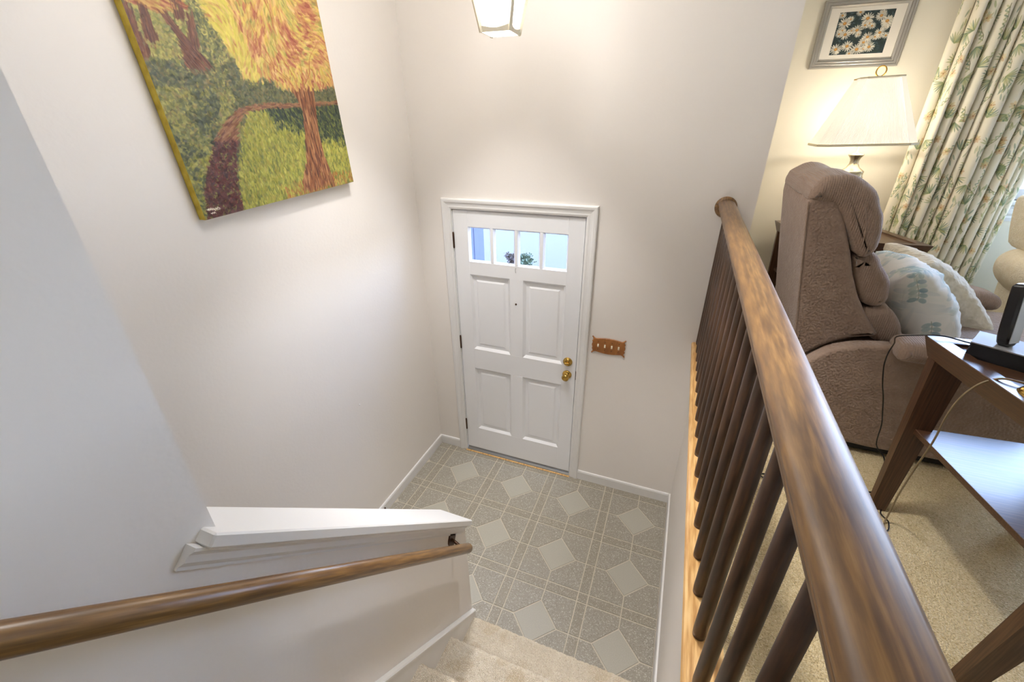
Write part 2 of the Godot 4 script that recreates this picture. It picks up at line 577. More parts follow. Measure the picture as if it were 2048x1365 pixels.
	m.box(Vector3(0.862, -0.028, 0.0), Vector3(1.038, 0.0, L), 0.004)
	put("cap_board", m, M.trim, cap)
	var mo := V2s([0, -0.028, 0.026, -0.028, 0.026, -0.034, 0.018, -0.042, 0.016, -0.056, 0.006, -0.066, 0.006, -0.072, 0, -0.072])
	m = Mb.new()
	m.prism(mo, 0.0, L + 0.004, Transform3D(Basis.IDENTITY, Vector3(1.0, 0, 0.012)))
	put("moulding", m, M.trim, cap)
	m = Mb.new()
	m.prism(mo, -L - 0.004, 0.0, Transform3D(Basis(Vector3(-1, 0, 0), Vector3(0, 1, 0), Vector3(0, 0, -1)), Vector3(0.9, 0, 0.012)))
	put("moulding", m, M.trim, cap)

func build_windows() -> void:
	# living room picture window behind the curtain
	var w := thing("window_1", "white framed window behind the floral curtain", "")
	w.remove_meta("category"); tag(w, "", "", "", "structure")
	var m := Mb.new()
	var x0 := 3.44; var x1 := 5.9; var y0 := 2.165; var y1 := 3.52
	m.grid([x0, x0 + 0.05, 4.2, 4.25, 5.1, 5.15, x1 - 0.05, x1], [y0, y0 + 0.06, y1 - 0.05, y1], [ZW - 0.09, ZW - 0.04], func(i, j, k): return i % 2 == 0 or j == 0 or j == 2)
	put("sash", m, M.trim, w)
	for e in [[x0 + 0.05, 4.2], [4.25, 5.1], [5.15, x1 - 0.05]]:
		m = Mb.new()
		m.box(Vector3(e[0], y0 + 0.06, ZW - 0.067), Vector3(e[1], y1 - 0.05, ZW - 0.063), 0.0)
		put("pane", m, M.pane, w)
	m = Mb.new()
	m.grid([x0 - 0.08, x0, x1, x1 + 0.08], [y0 - 0.02, y0, y1, y1 + 0.08], [ZW, ZW + 0.018], func(i, j, k): return i != 1 or j == 2)
	put("casing", m, M.trim, w)
	m = Mb.new()
	m.box(Vector3(x0 - 0.1, y0 - 0.022, ZW - 0.04), Vector3(x1 + 0.1, y0, ZW + 0.035), 0.006)
	put("stool", m, M.trim, w)
	m = Mb.new()
	m.prism(V2s([0, 0, 0.01, 0, 0.014, 0.02, 0.012, 0.03, 0.02, 0.045, 0.02, 0.07, 0.012, 0.085, 0, 0.085]), -x1 - 0.08, -x0 + 0.08, Transform3D(Basis(Vector3(0, 0, 1), Vector3(0, 1, 0), Vector3(-1, 0, 0)), Vector3(0, y0 - 0.115, ZW)))
	put("apron", m, M.trim, w)

# ---------------------------------------------------------------- patterned vinyl, piece by piece
func build_tiles() -> void:
	var m := Mb.new()
	m.box(Vector3(0, -0.2, 0), Vector3(XK, -0.003, 1.42), 0.0)
	var fl := struct("floor", m, M.grout, "grey patterned vinyl tile floor of the foyer with cream joints")
	var p := 0.4645
	var h := p / 2; var b := 0.031; var D := 0.131; var k := h - b
	var area := V2s([0.013, 0.004, XK - 0.013, 0.004, XK - 0.013, 1.41, 0.013, 1.41])
	var n := 0
	for i in range(-1, 5):
		for j in range(-1, 4):
			var c := Vector2(0.137 + h + i * p, 0.5 + h + (j - 0) * p - p)
			var pieces := [[V2s([0, -D, D, 0, 0, D, -D, 0]), 0]]
			for q in 4:
				var r := Transform2D(q * PI / 2, Vector2.ZERO)
				pieces.append([r * V2s([0, -D, 0, -k, k, -k, k, 0, D, 0]), 1])
			pieces.append([V2s([k, -k, h + b, -k, h + b, 0, k, 0]), 2])
			pieces.append([V2s([k, 0, h + b, 0, h + b, k, k, k]), 2])
			pieces.append([V2s([-k, k, 0, k, 0, h + b, -k, h + b]), 2])
			pieces.append([V2s([0, k, k, k, k, h + b, 0, h + b]), 2])
			pieces.append([V2s([k, k, h + b, k, h + b, h + b, k, h + b]), 2])
			for e in pieces:
				var poly: PackedVector2Array = Transform2D(0, c) * (e[0] as PackedVector2Array)
				for cut in Geometry2D.intersect_polygons(poly, area):
					for s in Geometry2D.offset_polygon(cut, -0.0036):
						if absf(Mb.area(s)) < 0.0002: continue
						m = Mb.new()
						m.prism(s, 0.0, 0.003, Transform3D(Basis(Vector3(1, 0, 0), Vector3(0, 0, 1), Vector3(0, -1, 0)), Vector3(0, 0.0, 0)), 0.001)
						var o := put("tile", m, [M.diamond, M.fleck, M.fleck2][e[1]], fl)
						n += 1

# ---------------------------------------------------------------- front door
func build_door() -> void:
	var d := thing("door_1", "white panelled front door with four small glass lites and brass knob", "")
	d.remove_meta("category"); tag(d, "", "", "", "structure")
	var x0 := 0.275; var x1 := 1.189; var y0 := 0.034; var y1 := 2.074
	var zf := -0.002; var zb := -0.046
	# leaf: stiles, rails, panels
	var bx := func(called: String, a: float, b: float, c: float, e: float) -> void:
		var m := Mb.new()
		m.box(Vector3(a, c, zb), Vector3(b, e, zf), 0.0012)
		put(called, m, M.white, d)
	bx.call("stile", x0, 0.384, y0, y1)
	bx.call("stile", 1.086, x1, y0, y1)
	bx.call("stile", 0.686, 0.785, 1.03, 1.63)
	bx.call("rail", 0.384, 1.086, y0, 0.258)
	bx.call("rail", 0.384, 1.086, 0.857, 1.03)
	bx.call("rail", 0.384, 1.086, 1.63, 1.725)
	bx.call("rail", 0.384, 1.086, 1.966, y1)
	bx.call("stile", 0.686, 0.785, 0.258, 0.857)
	for e in [[0.384, 0.686, 0.258, 0.857], [0.785, 1.086, 0.258, 0.857], [0.384, 0.686, 1.03, 1.63], [0.785, 1.086, 1.03, 1.63]]:
		var m := Mb.new()
		var rings := []
		for r in [[0.0, zf], [0.018, zf - 0.016], [0.024, zf - 0.016], [0.040, zf - 0.0155], [0.052, zf - 0.010]]:
			rings.append([V2s([e[0] + r[0], e[2] + r[0], e[1] - r[0], e[2] + r[0], e[1] - r[0], e[3] - r[0], e[0] + r[0], e[3] - r[0]]), r[1]])
		m.rings_(rings, Transform3D.IDENTITY)
		var q: PackedVector2Array = rings[-1][0]
		m.quad(m.V3(q[0], rings[-1][1]), m.V3(q[1], rings[-1][1]), m.V3(q[2], rings[-1][1]), m.V3(q[3], rings[-1][1]))
		m.box(Vector3(e[0], e[2], zb), Vector3(e[1], e[3], zf - 0.018), 0.0)
		put("panel", m, M.white, d)
	for k in 3:
		var x := 0.384 + 0.1755 * (k + 1)
		var m := Mb.new()
		m.box(Vector3(x - 0.012, 1.725, zb), Vector3(x + 0.012, 1.966, zf), 0.003)
		put("muntin", m, M.white, d)
	for k in 4:
		var a := 0.384 + 0.1755 * k + (0.012 if k > 0 else 0.0); var b := 0.384 + 0.1755 * (k + 1) - (0.012 if k < 3 else 0.0)
		var m := Mb.new()
		m.box(Vector3(a, 1.725, -0.026), Vector3(b, 1.966, -0.022), 0.0)
		put("pane", m, M.pane, d)
		m = Mb.new()
		var rings := []
		for r in [[0.0, zf - 0.004], [0.010, -0.022]]: rings.append([V2s([a + r[0], 1.725 + r[0], b - r[0], 1.725 + r[0], b - r[0], 1.966 - r[0], a + r[0], 1.966 - r[0]]), r[1]])
		m.rings_(rings, Transform3D.IDENTITY)
		put("glazing_bead", m, M.white, d)
	# jamb, stop and casing
	var m := Mb.new()
	m.grid([0.25, 0.272, 1.192, 1.214], [0.0, 2.077, 2.088], [-0.12, -0.001], func(i, j, k): return i != 1 or j == 1)
	put("jamb", m, M.white, d)
	m = Mb.new()
	m.grid([0.272, 0.288, 1.176, 1.192], [0.034, 2.06, 2.077], [-0.066, -0.048], func(i, j, k): return i != 1 or j == 1)
	put("door_stop_strip", m, M.white, d)
	var cp := [[0.0, 0.0], [0.0, 0.010], [0.012, 0.014], [0.022, 0.013], [0.034, 0.015], [0.046, 0.020], [0.060, 0.021], [0.066, 0.018], [0.068, 0.0]]
	m = Mb.new()
	var inn := [Vector2(0.268, 0.0), Vector2(0.268, 2.080), Vector2(1.196, 2.080), Vector2(1.196, 0.0)]
	var outd := [Vector2(-1, 0), Vector2(-1, 1), Vector2(1, 1), Vector2(1, 0)]
	for s in 3:
		for i in cp.size() - 1:
			var A: Vector2 = inn[s] + outd[s] * cp[i][0]; var B: Vector2 = inn[s + 1] + outd[s + 1] * cp[i][0]
			var C: Vector2 = inn[s + 1] + outd[s + 1] * cp[i + 1][0]; var E: Vector2 = inn[s] + outd[s] * cp[i + 1][0]
			m.quad(m.V3(A, cp[i][1]), m.V3(B, cp[i][1]), m.V3(C, cp[i + 1][1]), m.V3(E, cp[i + 1][1]))
	put("casing", m, M.trim, d)
	# threshold and sweep
	m = Mb.new()
	m.prism(V2s([-0.1, 0, 0.012, 0, 0.010, 0.008, -0.004, 0.020, -0.1, 0.022]), -1.192, -0.272, Transform3D(Basis(Vector3(0, 0, 1), Vector3(0, 1, 0), Vector3(-1, 0, 0)), Vector3.ZERO))
	put("threshold", m, M.steel, d)
	m = Mb.new()
	m.box(Vector3(0.262, 0.0, 0.012), Vector3(1.20, 0.006, 0.026), 0.001)
	put("threshold_strip", m, M.oak, d)
	m = Mb.new()
	m.box(Vector3(0.277, 0.028, -0.004), Vector3(1.187, 0.040, 0.002), 0.001)
	put("door_sweep", m, M.steel, d)
	# hinges
	for y in [1.868, 1.075, 0.28]:
		m = Mb.new(true)
		m.lathe([[0.0, -0.058], [0.004, -0.056], [0.0062, -0.052], [0.0062, 0.052], [0.004, 0.056], [0.0, 0.058]], 12, Transform3D(Basis.IDENTITY, Vector3(0.2735, y, 0.005)))
		m.sm(false)
		m.box(Vector3(0.262, y - 0.045, -0.001), Vector3(0.2735, y + 0.045, 0.0012), 0.0)
		put("hinge", m, M.bronze, d)
	# deadbolt and knob
	var out := Transform3D(Basis(Vector3(1, 0, 0), Vector3(0, 0, 1), Vector3(0, -1, 0)), Vector3(1.128, 1.062, zf))
	m = Mb.new(true)
	m.lathe([[0.034, 0.0], [0.034, 0.006], [0.028, 0.012], [0.027, 0.016], [0.022, 0.019], [0.0, 0.020]], 28, out)
	var db := put("deadbolt", m, M.brass, d)
	m = Mb.new()
	m.box(Vector3(1.112, 1.056, zf + 0.02), Vector3(1.144, 1.068, zf + 0.034), 0.003)
	put("thumb_turn", m, M.brass, db)
	out.origin = Vector3(1.128, 0.955, zf)
	m = Mb.new(true)
	m.lathe([[0.034, 0.0], [0.034, 0.005], [0.027, 0.011], [0.013, 0.014], [0.012, 0.028], [0.02, 0.034], [0.026, 0.044], [0.026, 0.056], [0.021, 0.062], [0.012, 0.064], [0.008, 0.061], [0.0, 0.061]], 28, out)
	put("knob", m, M.brass, d)
	m = Mb.new()
	m.box(Vector3(1.1895, 0.925, -0.012), Vector3(1.1975, 0.995, 0.002), 0.001)
	put("strike_plate", m, M.bronze, d)
	m = Mb.new(true)
	out.origin = Vector3(0.733, 1.449, zf)
	m.lathe([[0.007, 0.0], [0.007, 0.003], [0.004, 0.004], [0.0, 0.003]], 14, out)
	put("peephole", m, M.bronze, d)
	# a hook below the middle muntin
	m = Mb.new(true)
	m.tube(curve3([Vector3(0.734, 1.712, zf), Vector3(0.734, 1.710, zf + 0.012), Vector3(0.734, 1.690, zf + 0.012), Vector3(0.734, 1.680, zf + 0.004)], 4), 0.0016, 6)
	put("hook", m, M.steel, d)

# ---------------------------------------------------------------- stairs
func build_stairs() -> void:
	var s := thing("staircase", "carpeted entry stairs going up from the foyer, beige pile worn brown in places", "")
	s.remove_meta("category"); tag(s, "", "", "", "structure")
	var lump := FastNoiseLite.new()
	lump.seed = 33; lump.frequency = 26.0
	var rise := [0.205, 0.41, 0.615, 0.79, 0.967, 1.143]
	for k in rise.size():
		var zn := 1.395 + 0.2275 * k
		var y: float = rise[k]
		var y0: float = rise[k - 1] if k > 0 else 0.0
		var prof := PackedVector2Array([Vector2(zn + 0.03, y0 - 0.02), Vector2(zn + 0.03, y - 0.06), Vector2(zn + 0.014, y - 0.052)])
		for a in 9:
			var t := PI + 0.6 - (PI / 2 + 0.6) * a / 8.0
			prof.append(Vector2(zn + 0.028 + 0.028 * cos(t), y - 0.028 + 0.028 * sin(t)))
		prof.append(Vector2(zn + 0.262, y))
		# pile: finely divided and a little uneven
		var fine := PackedVector2Array()
		for a in prof.size() - 1:
			var parts := maxi(1, int(prof[a].distance_to(prof[a + 1]) / 0.009)) if k < 4 else 1
			for q in parts: fine.append(prof[a].lerp(prof[a + 1], q / float(parts)))
		fine.append(prof[-1])
		var cols := 110 if k < 4 else 2
		var rows := []
		for a in fine.size():
			var d := (fine[mini(a + 1, fine.size() - 1)] - fine[maxi(a - 1, 0)]).normalized()
			var out := Vector2(-d.y, d.x)
			var row := []
			for c in cols + 1:
				var x := lerpf(1.02, XK, c / float(cols))
				var e := lump.get_noise_3d(x, fine[a].y * 1.3 + k, fine[a].x) * 0.0055 + lump.get_noise_3d(x * 3.1, fine[a].y * 3.1, fine[a].x * 3.1) * 0.0035
				var p := fine[a] + out * e
				row.append(Vector3(x, p.y, p.x))
			rows.append(row)
		var m := Mb.new(true)
		for a in fine.size() - 1:
			for c in cols: m.quad(rows[a][c], rows[a + 1][c], rows[a + 1][c + 1], rows[a][c + 1])
		m.sm(false)
		m.quad(Vector3(1.02, y0 - 0.02, zn + 0.03), Vector3(1.02, y - 0.01, zn + 0.03), Vector3(1.02, y - 0.01, zn + 0.26), Vector3(1.02, y0 - 0.02, zn + 0.26))
		put("stair_step", m, M.stair_carpet, s)
	# sloping skirt board with a bead on top
	var m := Mb.new()
	var sl := 0.95
	m.prism(V2s([1.385, -0.01, 1.385, 0.215, 1.40, 0.238, 2.9, 0.238 + 1.5 * sl, 2.9, 0.9, 1.9, -0.01]), 1.0, 1.02, Transform3D(Basis(Vector3(0, 0, 1), Vector3(0, 1, 0), Vector3(1, 0, 0)), Vector3.ZERO))
	var sk := struct("trim_skirt", m, M.trim, "white skirt board sloping down beside the carpeted stairs")
	m = Mb.new()
	var ang := atan(sl)
	m.box(Vector3(0.0, -0.004, -0.01), Vector3(0.026, 0.012, 1.5 / cos(ang)), 0.004, Transform3D(Basis(Vector3(1, 0, 0), -ang), Vector3(1.0, 0.236, 1.398)))
	put("bead", m, M.trim, sk)
	m = Mb.new()
	m.prism(V2s([1.44, -0.01, 1.44, 0.16, 1.50, 0.36, 2.84, 1.32, 2.84, 0.9, 1.9, -0.01]), XK - 0.014, XK, Transform3D(Basis(Vector3(0, 0, 1), Vector3(0, 1, 0), Vector3(1, 0, 0)), Vector3.ZERO))
	struct("trim_skirt", m, M.trim, "white skirt board of the stairs on the low wall side")
	# the flight going down, hidden behind the half wall
	m = Mb.new()
	var q := PackedVector2Array([Vector2(1.42, 0.0)])
	for k in 6:
		q.append(Vector2(1.42 + 0.24 * k, -0.19 * (k + 1) + 0.19)); q.append(Vector2(1.42 + 0.24 * (k + 1), -0.19 * (k + 1) + 0.19))
	q.remove_at(0)
	q.append(Vector2(2.86, -1.3)); q.append(Vector2(1.42, -1.3))
	m.prism(q, -0.9, 0.0, Transform3D(Basis(Vector3(0, 0, 1), Vector3(0, 1, 0), Vector3(-1, 0, 0)), Vector3.ZERO))
	struct("stairs_down", m, M.stair_carpet, "carpeted stairs going down behind the half wall")

# ---------------------------------------------------------------- balustrade
func build_balustrade() -> void:
	var t := thing("balustrade", "dark stained wooden railing with round balusters on an oak cap along the low wall", "railing")
	# handrail: moulded section, along z
	var sec := PackedVector2Array()
	for k in 21:
		var a := PI * k / 20.0
		sec.append(Vector2(0.041 * cos(a), -0.018 + 0.0215 * pow(sin(a), 0.85)))
	sec.append_array(V2s([-0.0405, -0.021, -0.031, -0.027, -0.031, -0.029, -0.0350, -0.033, -0.0350, -0.044, -0.025, -0.050, -0.023, -0.060, 0.023, -0.060, 0.025, -0.050, 0.0350, -0.044, 0.0350, -0.033, 0.031, -0.029, 0.031, -0.027, 0.0405, -0.021]))
	var m := Mb.new(true)
	m.prism(sec, 0.018, 4.2, Transform3D(Basis.IDENTITY, Vector3(1.938, 2.212, 0)))
	put("top_rail", m, M.rail, t)
	m = Mb.new(true)
	m.lathe([[0.055, 0.0], [0.055, 0.006], [0.053, 0.011], [0.047, 0.016], [0.042, 0.018], [0.0, 0.018]], 36, Transform3D(Basis(Vector3(1, 0, 0), Vector3(0, 0, 1), Vector3(0, -1, 0)), Vector3(1.937, 2.176, 0.0)))
	put("rosette", m, M.rail, t)
	# oak cap with a rounded nosing over the foyer
	m = Mb.new()
	m.prism(V2s([1.915, 1.340, 1.918, 1.337, 2.006, 1.337, 2.006, 1.362, 1.917, 1.362, 1.910, 1.358, 1.906, 1.350, 1.909, 1.342]), 0.0, 4.2)
	put("oak_cap", m, M.oak, t)
	var zs := []
	for k in 11: zs.append(1.816 - 0.1235 * k)
	for k in 5: zs.append(0.581 - 0.112 * (k + 1))
	for k in 12: zs.append(1.816 + 0.1235 * (k + 1))
	var first: MeshInstance3D
	for z in zs:
		if first == null:
			m = Mb.new(true)
			m.lathe([[0.0, 0.0], [0.0165, 0.0], [0.0178, 0.02], [0.0172, 0.30], [0.0150, 0.795], [0.0, 0.796]], 18)
			first = put("baluster", m, M.baluster, t)
			first.position = Vector3(1.947, 1.360, z)
		else:
			var b := first.duplicate()
			b.name = "baluster"
			t.add_child(b, true)
			b.position = Vector3(1.947, 1.360, z)

func build_handrail() -> void:
	var t := thing("handrail", "round dark wooden handrail on a bronze bracket along the sloping half wall", "handrail")
	var m := Mb.new(true)
	var a := Vector3(1.07, 0.880, 1.484); var b := Vector3(1.07, 2.30, 2.79)
	var d := (b - a).normalized()
	var pts := PackedVector3Array()
	for k in 5: pts.append(a + d * (-0.012 + 0.012 * sin(k * PI / 8.0)))
	pts = PackedVector3Array([a, b])
	# rounded lower end
	var prof := []
	var f := d.cross(Vector3.RIGHT).normalized()
	var R := 0.0215
	var tf := Transform3D(Basis(f, d, f.cross(d)), a)
	for k in 7: prof.append([R * sin(k * PI / 12.0), R * 0.6 * (1 - cos(k * PI / 12.0))])
	prof.append([R, (b - a).length() - 0.01]); prof.append([0.0, (b - a).length()])
	m.lathe(prof, 28)
	put("rail", m, M.handrail, t).transform = tf
	for e in [0.07, 1.9]:
		var p: Vector3 = a + d * e
		var w := Vector3(1.0, p.y + 0.012, p.z - 0.02)
		m = Mb.new()
		var shape := PackedVector2Array()
		for k in 20:
			var an := TAU * k / 20.0
			shape.append(Vector2(0.030 * cos(an), 0.050 * sin(an)) * (1.0 + 0.08 * cos(4 * an)))
		m.prism(shape, 0.0, 0.006, Transform3D(Basis(Vector3(0, 0, -1), Vector3(0, 1, 0), Vector3(1, 0, 0)), w), 0.002)
		var pl := put("bracket", m, M.bronze, t)
		m = Mb.new(true)
		m.tube(curve3([w + Vector3(0.004, -0.006, 0), w + Vector3(0.03, -0.016, 0.004), w + Vector3(0.055, -0.022, 0.012), p + Vector3(0, -0.018, 0)], 6), 0.007, 10)
		put("bracket_arm", m, M.bronze, pl)

# ---------------------------------------------------------------- things in the foyer
func in_poly(p: Vector2, q: PackedVector2Array) -> bool: return Geometry2D.is_point_in_polygon(p, q)

func paint_autumn() -> ImageTexture:
	var W := 640; var H := 812
	var im := Image.create(W, H, false, Image.FORMAT_RGBA8)
	im.fill(rgb(120, 118, 48))
	var rg := RandomNumberGenerator.new()
	rg.seed = 7
	var patches := FastNoiseLite.new()
	patches.seed = 15; patches.frequency = 7.0
	var trunk := V2s([0.583, 0.977, 0.655, 0.884, 0.693, 0.783, 0.723, 0.676, 0.700, 0.616, 0.660, 0.575, 0.845, 0.560, 0.816, 0.665, 0.797, 0.760, 0.801, 0.873, 0.835, 0.984])
	var fol := V2s([0.36, -0.02, 0.30, 0.10, 0.27, 0.22, 0.314, 0.306, 0.306, 0.351, 0.320, 0.404, 0.356, 0.450, 0.398, 0.516, 0.412, 0.560, 0.456, 0.579, 0.523, 0.560, 0.634, 0.596, 0.733, 0.588, 0.85, 0.60, 1.02, 0.58, 1.02, -0.02])
	var path := V2s([0.004, 1.0, 0.044, 0.900, 0.113, 0.815, 0.168, 0.752, 0.236, 0.704, 0.332, 0.661, 0.403, 0.649, 0.496, 0.645, 0.703, 0.649, 1.01, 0.643, 1.01, 0.661, 0.699, 0.665, 0.491, 0.665, 0.385, 0.673, 0.328, 0.700, 0.296, 0.755, 0.253, 0.816, 0.217, 0.890, 0.195, 1.0])
	var t1 := V2s([-0.003, 0.39, 0.027, 0.39, 0.023, 0.462, 0.040, 0.515, -0.027, 0.525, -0.008, 0.458])
	var t2 := V2s([0.049, 0.39, 0.080, 0.39, 0.080, 0.466, 0.095, 0.475, 0.031, 0.475])
	var t3 := V2s([0.120, 0.395, 0.155, 0.395, 0.187, 0.445, 0.228, 0.484, 0.275, 0.535, 0.231, 0.548, 0.148, 0.545, 0.160, 0.458])
	var t4 := V2s([0.241, 0.385, 0.260, 0.382, 0.249, 0.481, 0.220, 0.490, 0.204, 0.455])
	var t5 := V2s([0.199, 0.20, 0.240, 0.20, 0.222, 0.415, 0.173, 0.413])
	var meadow := V2s([0.380, 0.673, 0.478, 0.671, 0.533, 0.705, 0.631, 0.728, 0.743, 0.782, 1.01, 0.804, 1.01, 1.01, 0.19, 1.01, 0.224, 0.889, 0.301, 0.755])
	var folC := [rgb(216, 180, 60), rgb(224, 188, 84), rgb(214, 162, 76), rgb(206, 144, 76), rgb(196, 116, 72), rgb(178, 80, 60), rgb(216, 198, 78), rgb(170, 158, 66), rgb(226, 178, 104), rgb(228, 186, 116)]
	var folL := [rgb(214, 200, 62), rgb(206, 190, 58), rgb(218, 192, 84), rgb(196, 176, 60)]
	var leftF := [rgb(196, 132, 62), rgb(206, 160, 78), rgb(178, 104, 62), rgb(196, 166, 64), rgb(150, 62, 48)]
	var back := [rgb(168, 160, 72), rgb(130, 134, 66), rgb(106, 112, 62), rgb(190, 176, 82), rgb(150, 134, 74)]
	var hedge := [rgb(78, 86, 58), rgb(96, 102, 60), rgb(66, 76, 58), rgb(112, 112, 64), rgb(122, 108, 66)]
	var slope := [rgb(124, 128, 60), rgb(148, 144, 62), rgb(102, 108, 58), rgb(168, 160, 68), rgb(86, 94, 58), rgb(132, 114, 64)]
	var mead := [rgb(158, 158, 46), rgb(172, 168, 50), rgb(142, 146, 44), rgb(188, 180, 66), rgb(126, 132, 44), rgb(104, 116, 46), rgb(164, 148, 52)]
	var shade := [rgb(38, 56, 48), rgb(52, 70, 46), rgb(70, 88, 44), rgb(30, 44, 50), rgb(110, 122, 44)]
	var bark := [rgb(150, 84, 44), rgb(126, 66, 38), rgb(170, 104, 58), rgb(96, 50, 34), rgb(184, 124, 72)]
	var pathC := [rgb(96, 40, 38), rgb(80, 34, 34), rgb(116, 48, 44), rgb(70, 38, 38), rgb(104, 60, 48)]
	var pathFar := [rgb(140, 84, 56), rgb(166, 112, 70), rgb(112, 60, 46), rgb(150, 100, 64)]
	var litter := [rgb(170, 84, 40), rgb(150, 110, 40), rgb(186, 130, 50)]
	for pass_ in 2:
		for k in (9000 if pass_ == 0 else 16000):
			var u := Vector2(rg.randf(), rg.randf())
			var at := Vector2(u.x * W, u.y * H)
			var c: Color; var len := 9.0; var wid := 4.0; var ang := rg.randf() * PI
			if in_poly(u, fol) or (u.y < 0.25 and u.x > 0.3):
				var edge := u.x < 0.42 + (u.y - 0.3) * 0.35 and u.x < 0.6
				c = pick(rg, folL if edge and rg.randf() < 0.75 else folC)
				var patch := patches.get_noise_2d(u.x, u.y * 1.25)
				if not edge and patch > 0.18 and rg.randf() < 0.75: c = pick(rg, [rgb(178, 84, 62), rgb(160, 66, 54), rgb(196, 116, 72), rgb(206, 140, 84)])
				elif not edge and patch < -0.22 and rg.randf() < 0.7: c = pick(rg, [rgb(196, 176, 72), rgb(164, 152, 64), rgb(212, 192, 84), rgb(140, 136, 62)])
				ang = 1.0 + 0.9 * sin(u.x * 9.0 + u.y * 7.0) + rg.randf_range(-0.4, 0.4)
				len = 15.0; wid = 5.0
			elif in_poly(u, path):
				if u.y < 0.76:
					c = pick(rg, pathFar); ang = -0.5 if u.x < 0.36 else 0.03; len = 12; wid = 2.5
				else:
					c = pick(rg, pathC); len = 6; wid = 3
			elif in_poly(u, t1) or in_poly(u, t2) or in_poly(u, t3) or in_poly(u, t4) or in_poly(u, t5):
				c = pick(rg, [rgb(122, 66, 46), rgb(104, 58, 42), rgb(140, 84, 56), rgb(86, 48, 40)])
				ang = PI / 2 + (-0.6 if in_poly(u, t3) else 0.1); len = 14; wid = 2
			elif u.y < 0.41 and u.x < 0.25 + 0.02 * sin(u.y * 50.0) and u.y < 0.40 - absf(u.x - 0.11) * 0.15:
				c = pick(rg, leftF); ang = 0.3; len = 14
			elif in_poly(u, meadow):
				c = pick(rg, mead); ang = PI / 2 + rg.randf_range(-0.4, 0.4); len = 8; wid = 3
				if u.y < 0.845 and u.x > 0.5 and u.y < 0.73 + (u.x - 0.5) * 0.22 and rg.randf() < 0.5: c = pick(rg, shade)
				if u.y > 0.94 and u.x > 0.44 and rg.randf() < 0.7 * (1.0 - absf(u.x - 0.75) * 1.8): c = pick(rg, litter)
			elif u.y > 0.66 and u.x > 0.36:
				c = pick(rg, shade); ang = PI / 2 - 0.4; len = 7; wid = 3
			elif u.y < 0.52:
				c = pick(rg, hedge if u.x > 0.25 and rg.randf() < 0.6 else back); len = 7
			elif u.y < 0.60 and rg.randf() < 0.5 or u.x > 0.33:
				c = pick(rg, hedge); len = 8
			else:
				c = pick(rg, slope); len = 9; wid = 4.5
				if patches.get_noise_2d(u.x * 0.7 + 3.0, u.y) > 0.08 and rg.randf() < 0.7: c = pick(rg, [rgb(70, 80, 56), rgb(86, 92, 54), rgb(60, 70, 54)])
				if u.y > 0.8 and rg.randf() < 0.4: c = pick(rg, [rgb(160, 152, 50), rgb(140, 142, 48)])
			dab(im, at, len * (1.5 if pass_ == 0 else 0.85), wid * (1.6 if pass_ == 0 else 0.8), ang, c, 0.85 if pass_ == 0 else (0.5 if in_poly(u, fol) else 0.55))
	# main trunk, over the rest
	for k in 2600:
		var u := Vector2(rg.randf_range(0.57, 0.85), rg.randf_range(0.55, 0.99))
		if in_poly(u, trunk): dab(im, Vector2(u.x * W, u.y * H), 22, 2.2, PI / 2 + (0.75 - u.x) * 1.2 * maxf(0.0, u.y - 0.7) * 4.0, pick(rg, bark), 0.9)
	for k in 320: dab(im, Vector2(rg.randf_range(0.58, 0.93) * W, rg.randf_range(0.53, 0.598) * H), 13, 4, rg.randf_range(0.7, 2.2), pick(rg, folC), 0.6)
	# boughs inside the crown
	for e in [[0.70, 0.60, 0.46, 0.42], [0.72, 0.60, 0.62, 0.36], [0.76, 0.58, 0.80, 0.30], [0.78, 0.58, 0.95, 0.40], [0.6, 0.54, 0.5, 0.3], [0.66, 0.4, 0.60, 0.12]]:
		for k in 60:
			var s := k / 60.0
			var u := Vector2(lerpf(e[0], e[2], s) + 0.012 * sin(s * 9.0), lerpf(e[1], e[3], s))
			dab(im, Vector2(u.x * W, u.y * H), 8, 1.6, atan2((e[3] - e[1]) * H, (e[2] - e[0]) * W), pick(rg, [rgb(176, 92, 46), rgb(196, 120, 56)]), 0.5 * (1 - s))
	# the painter's small scrawl
	var last := Vector2(0.022, 0.967)
	for k in 26:
		var s := (k + 1) / 26.0
		var nx := Vector2(0.022 + 0.062 * s, 0.967 + 0.006 * s + 0.006 * sin(k * 2.3) * (1.0 if k % 7 else 2.0))
		dab(im, (last + nx) * 0.5 * Vector2(W, H), 3.0, 1.0, ((nx - last) * Vector2(W, H)).angle(), rgb(236, 226, 206), 1.0)
		last = nx
	last = Vector2(0.034, 0.982)
	for k in 8:
		var nx := Vector2(0.034 + 0.022 * (k + 1) / 8.0, 0.982 + 0.003 * sin(k * 2.1))
		dab(im, (last + nx) * 0.5 * Vector2(W, H), 2.6, 1.0, ((nx - last) * Vector2(W, H)).angle(), rgb(236, 226, 206), 1.0)
		last = nx
	# oils gone a little dull
	for y in H:
		for x in W:
			var c := im.get_pixel(x, y)
			var g := c.get_luminance()
			im.set_pixel(x, y, c.lerp(Color(g * 1.04, g, g * 0.9), 0.22))
	return tex(im)

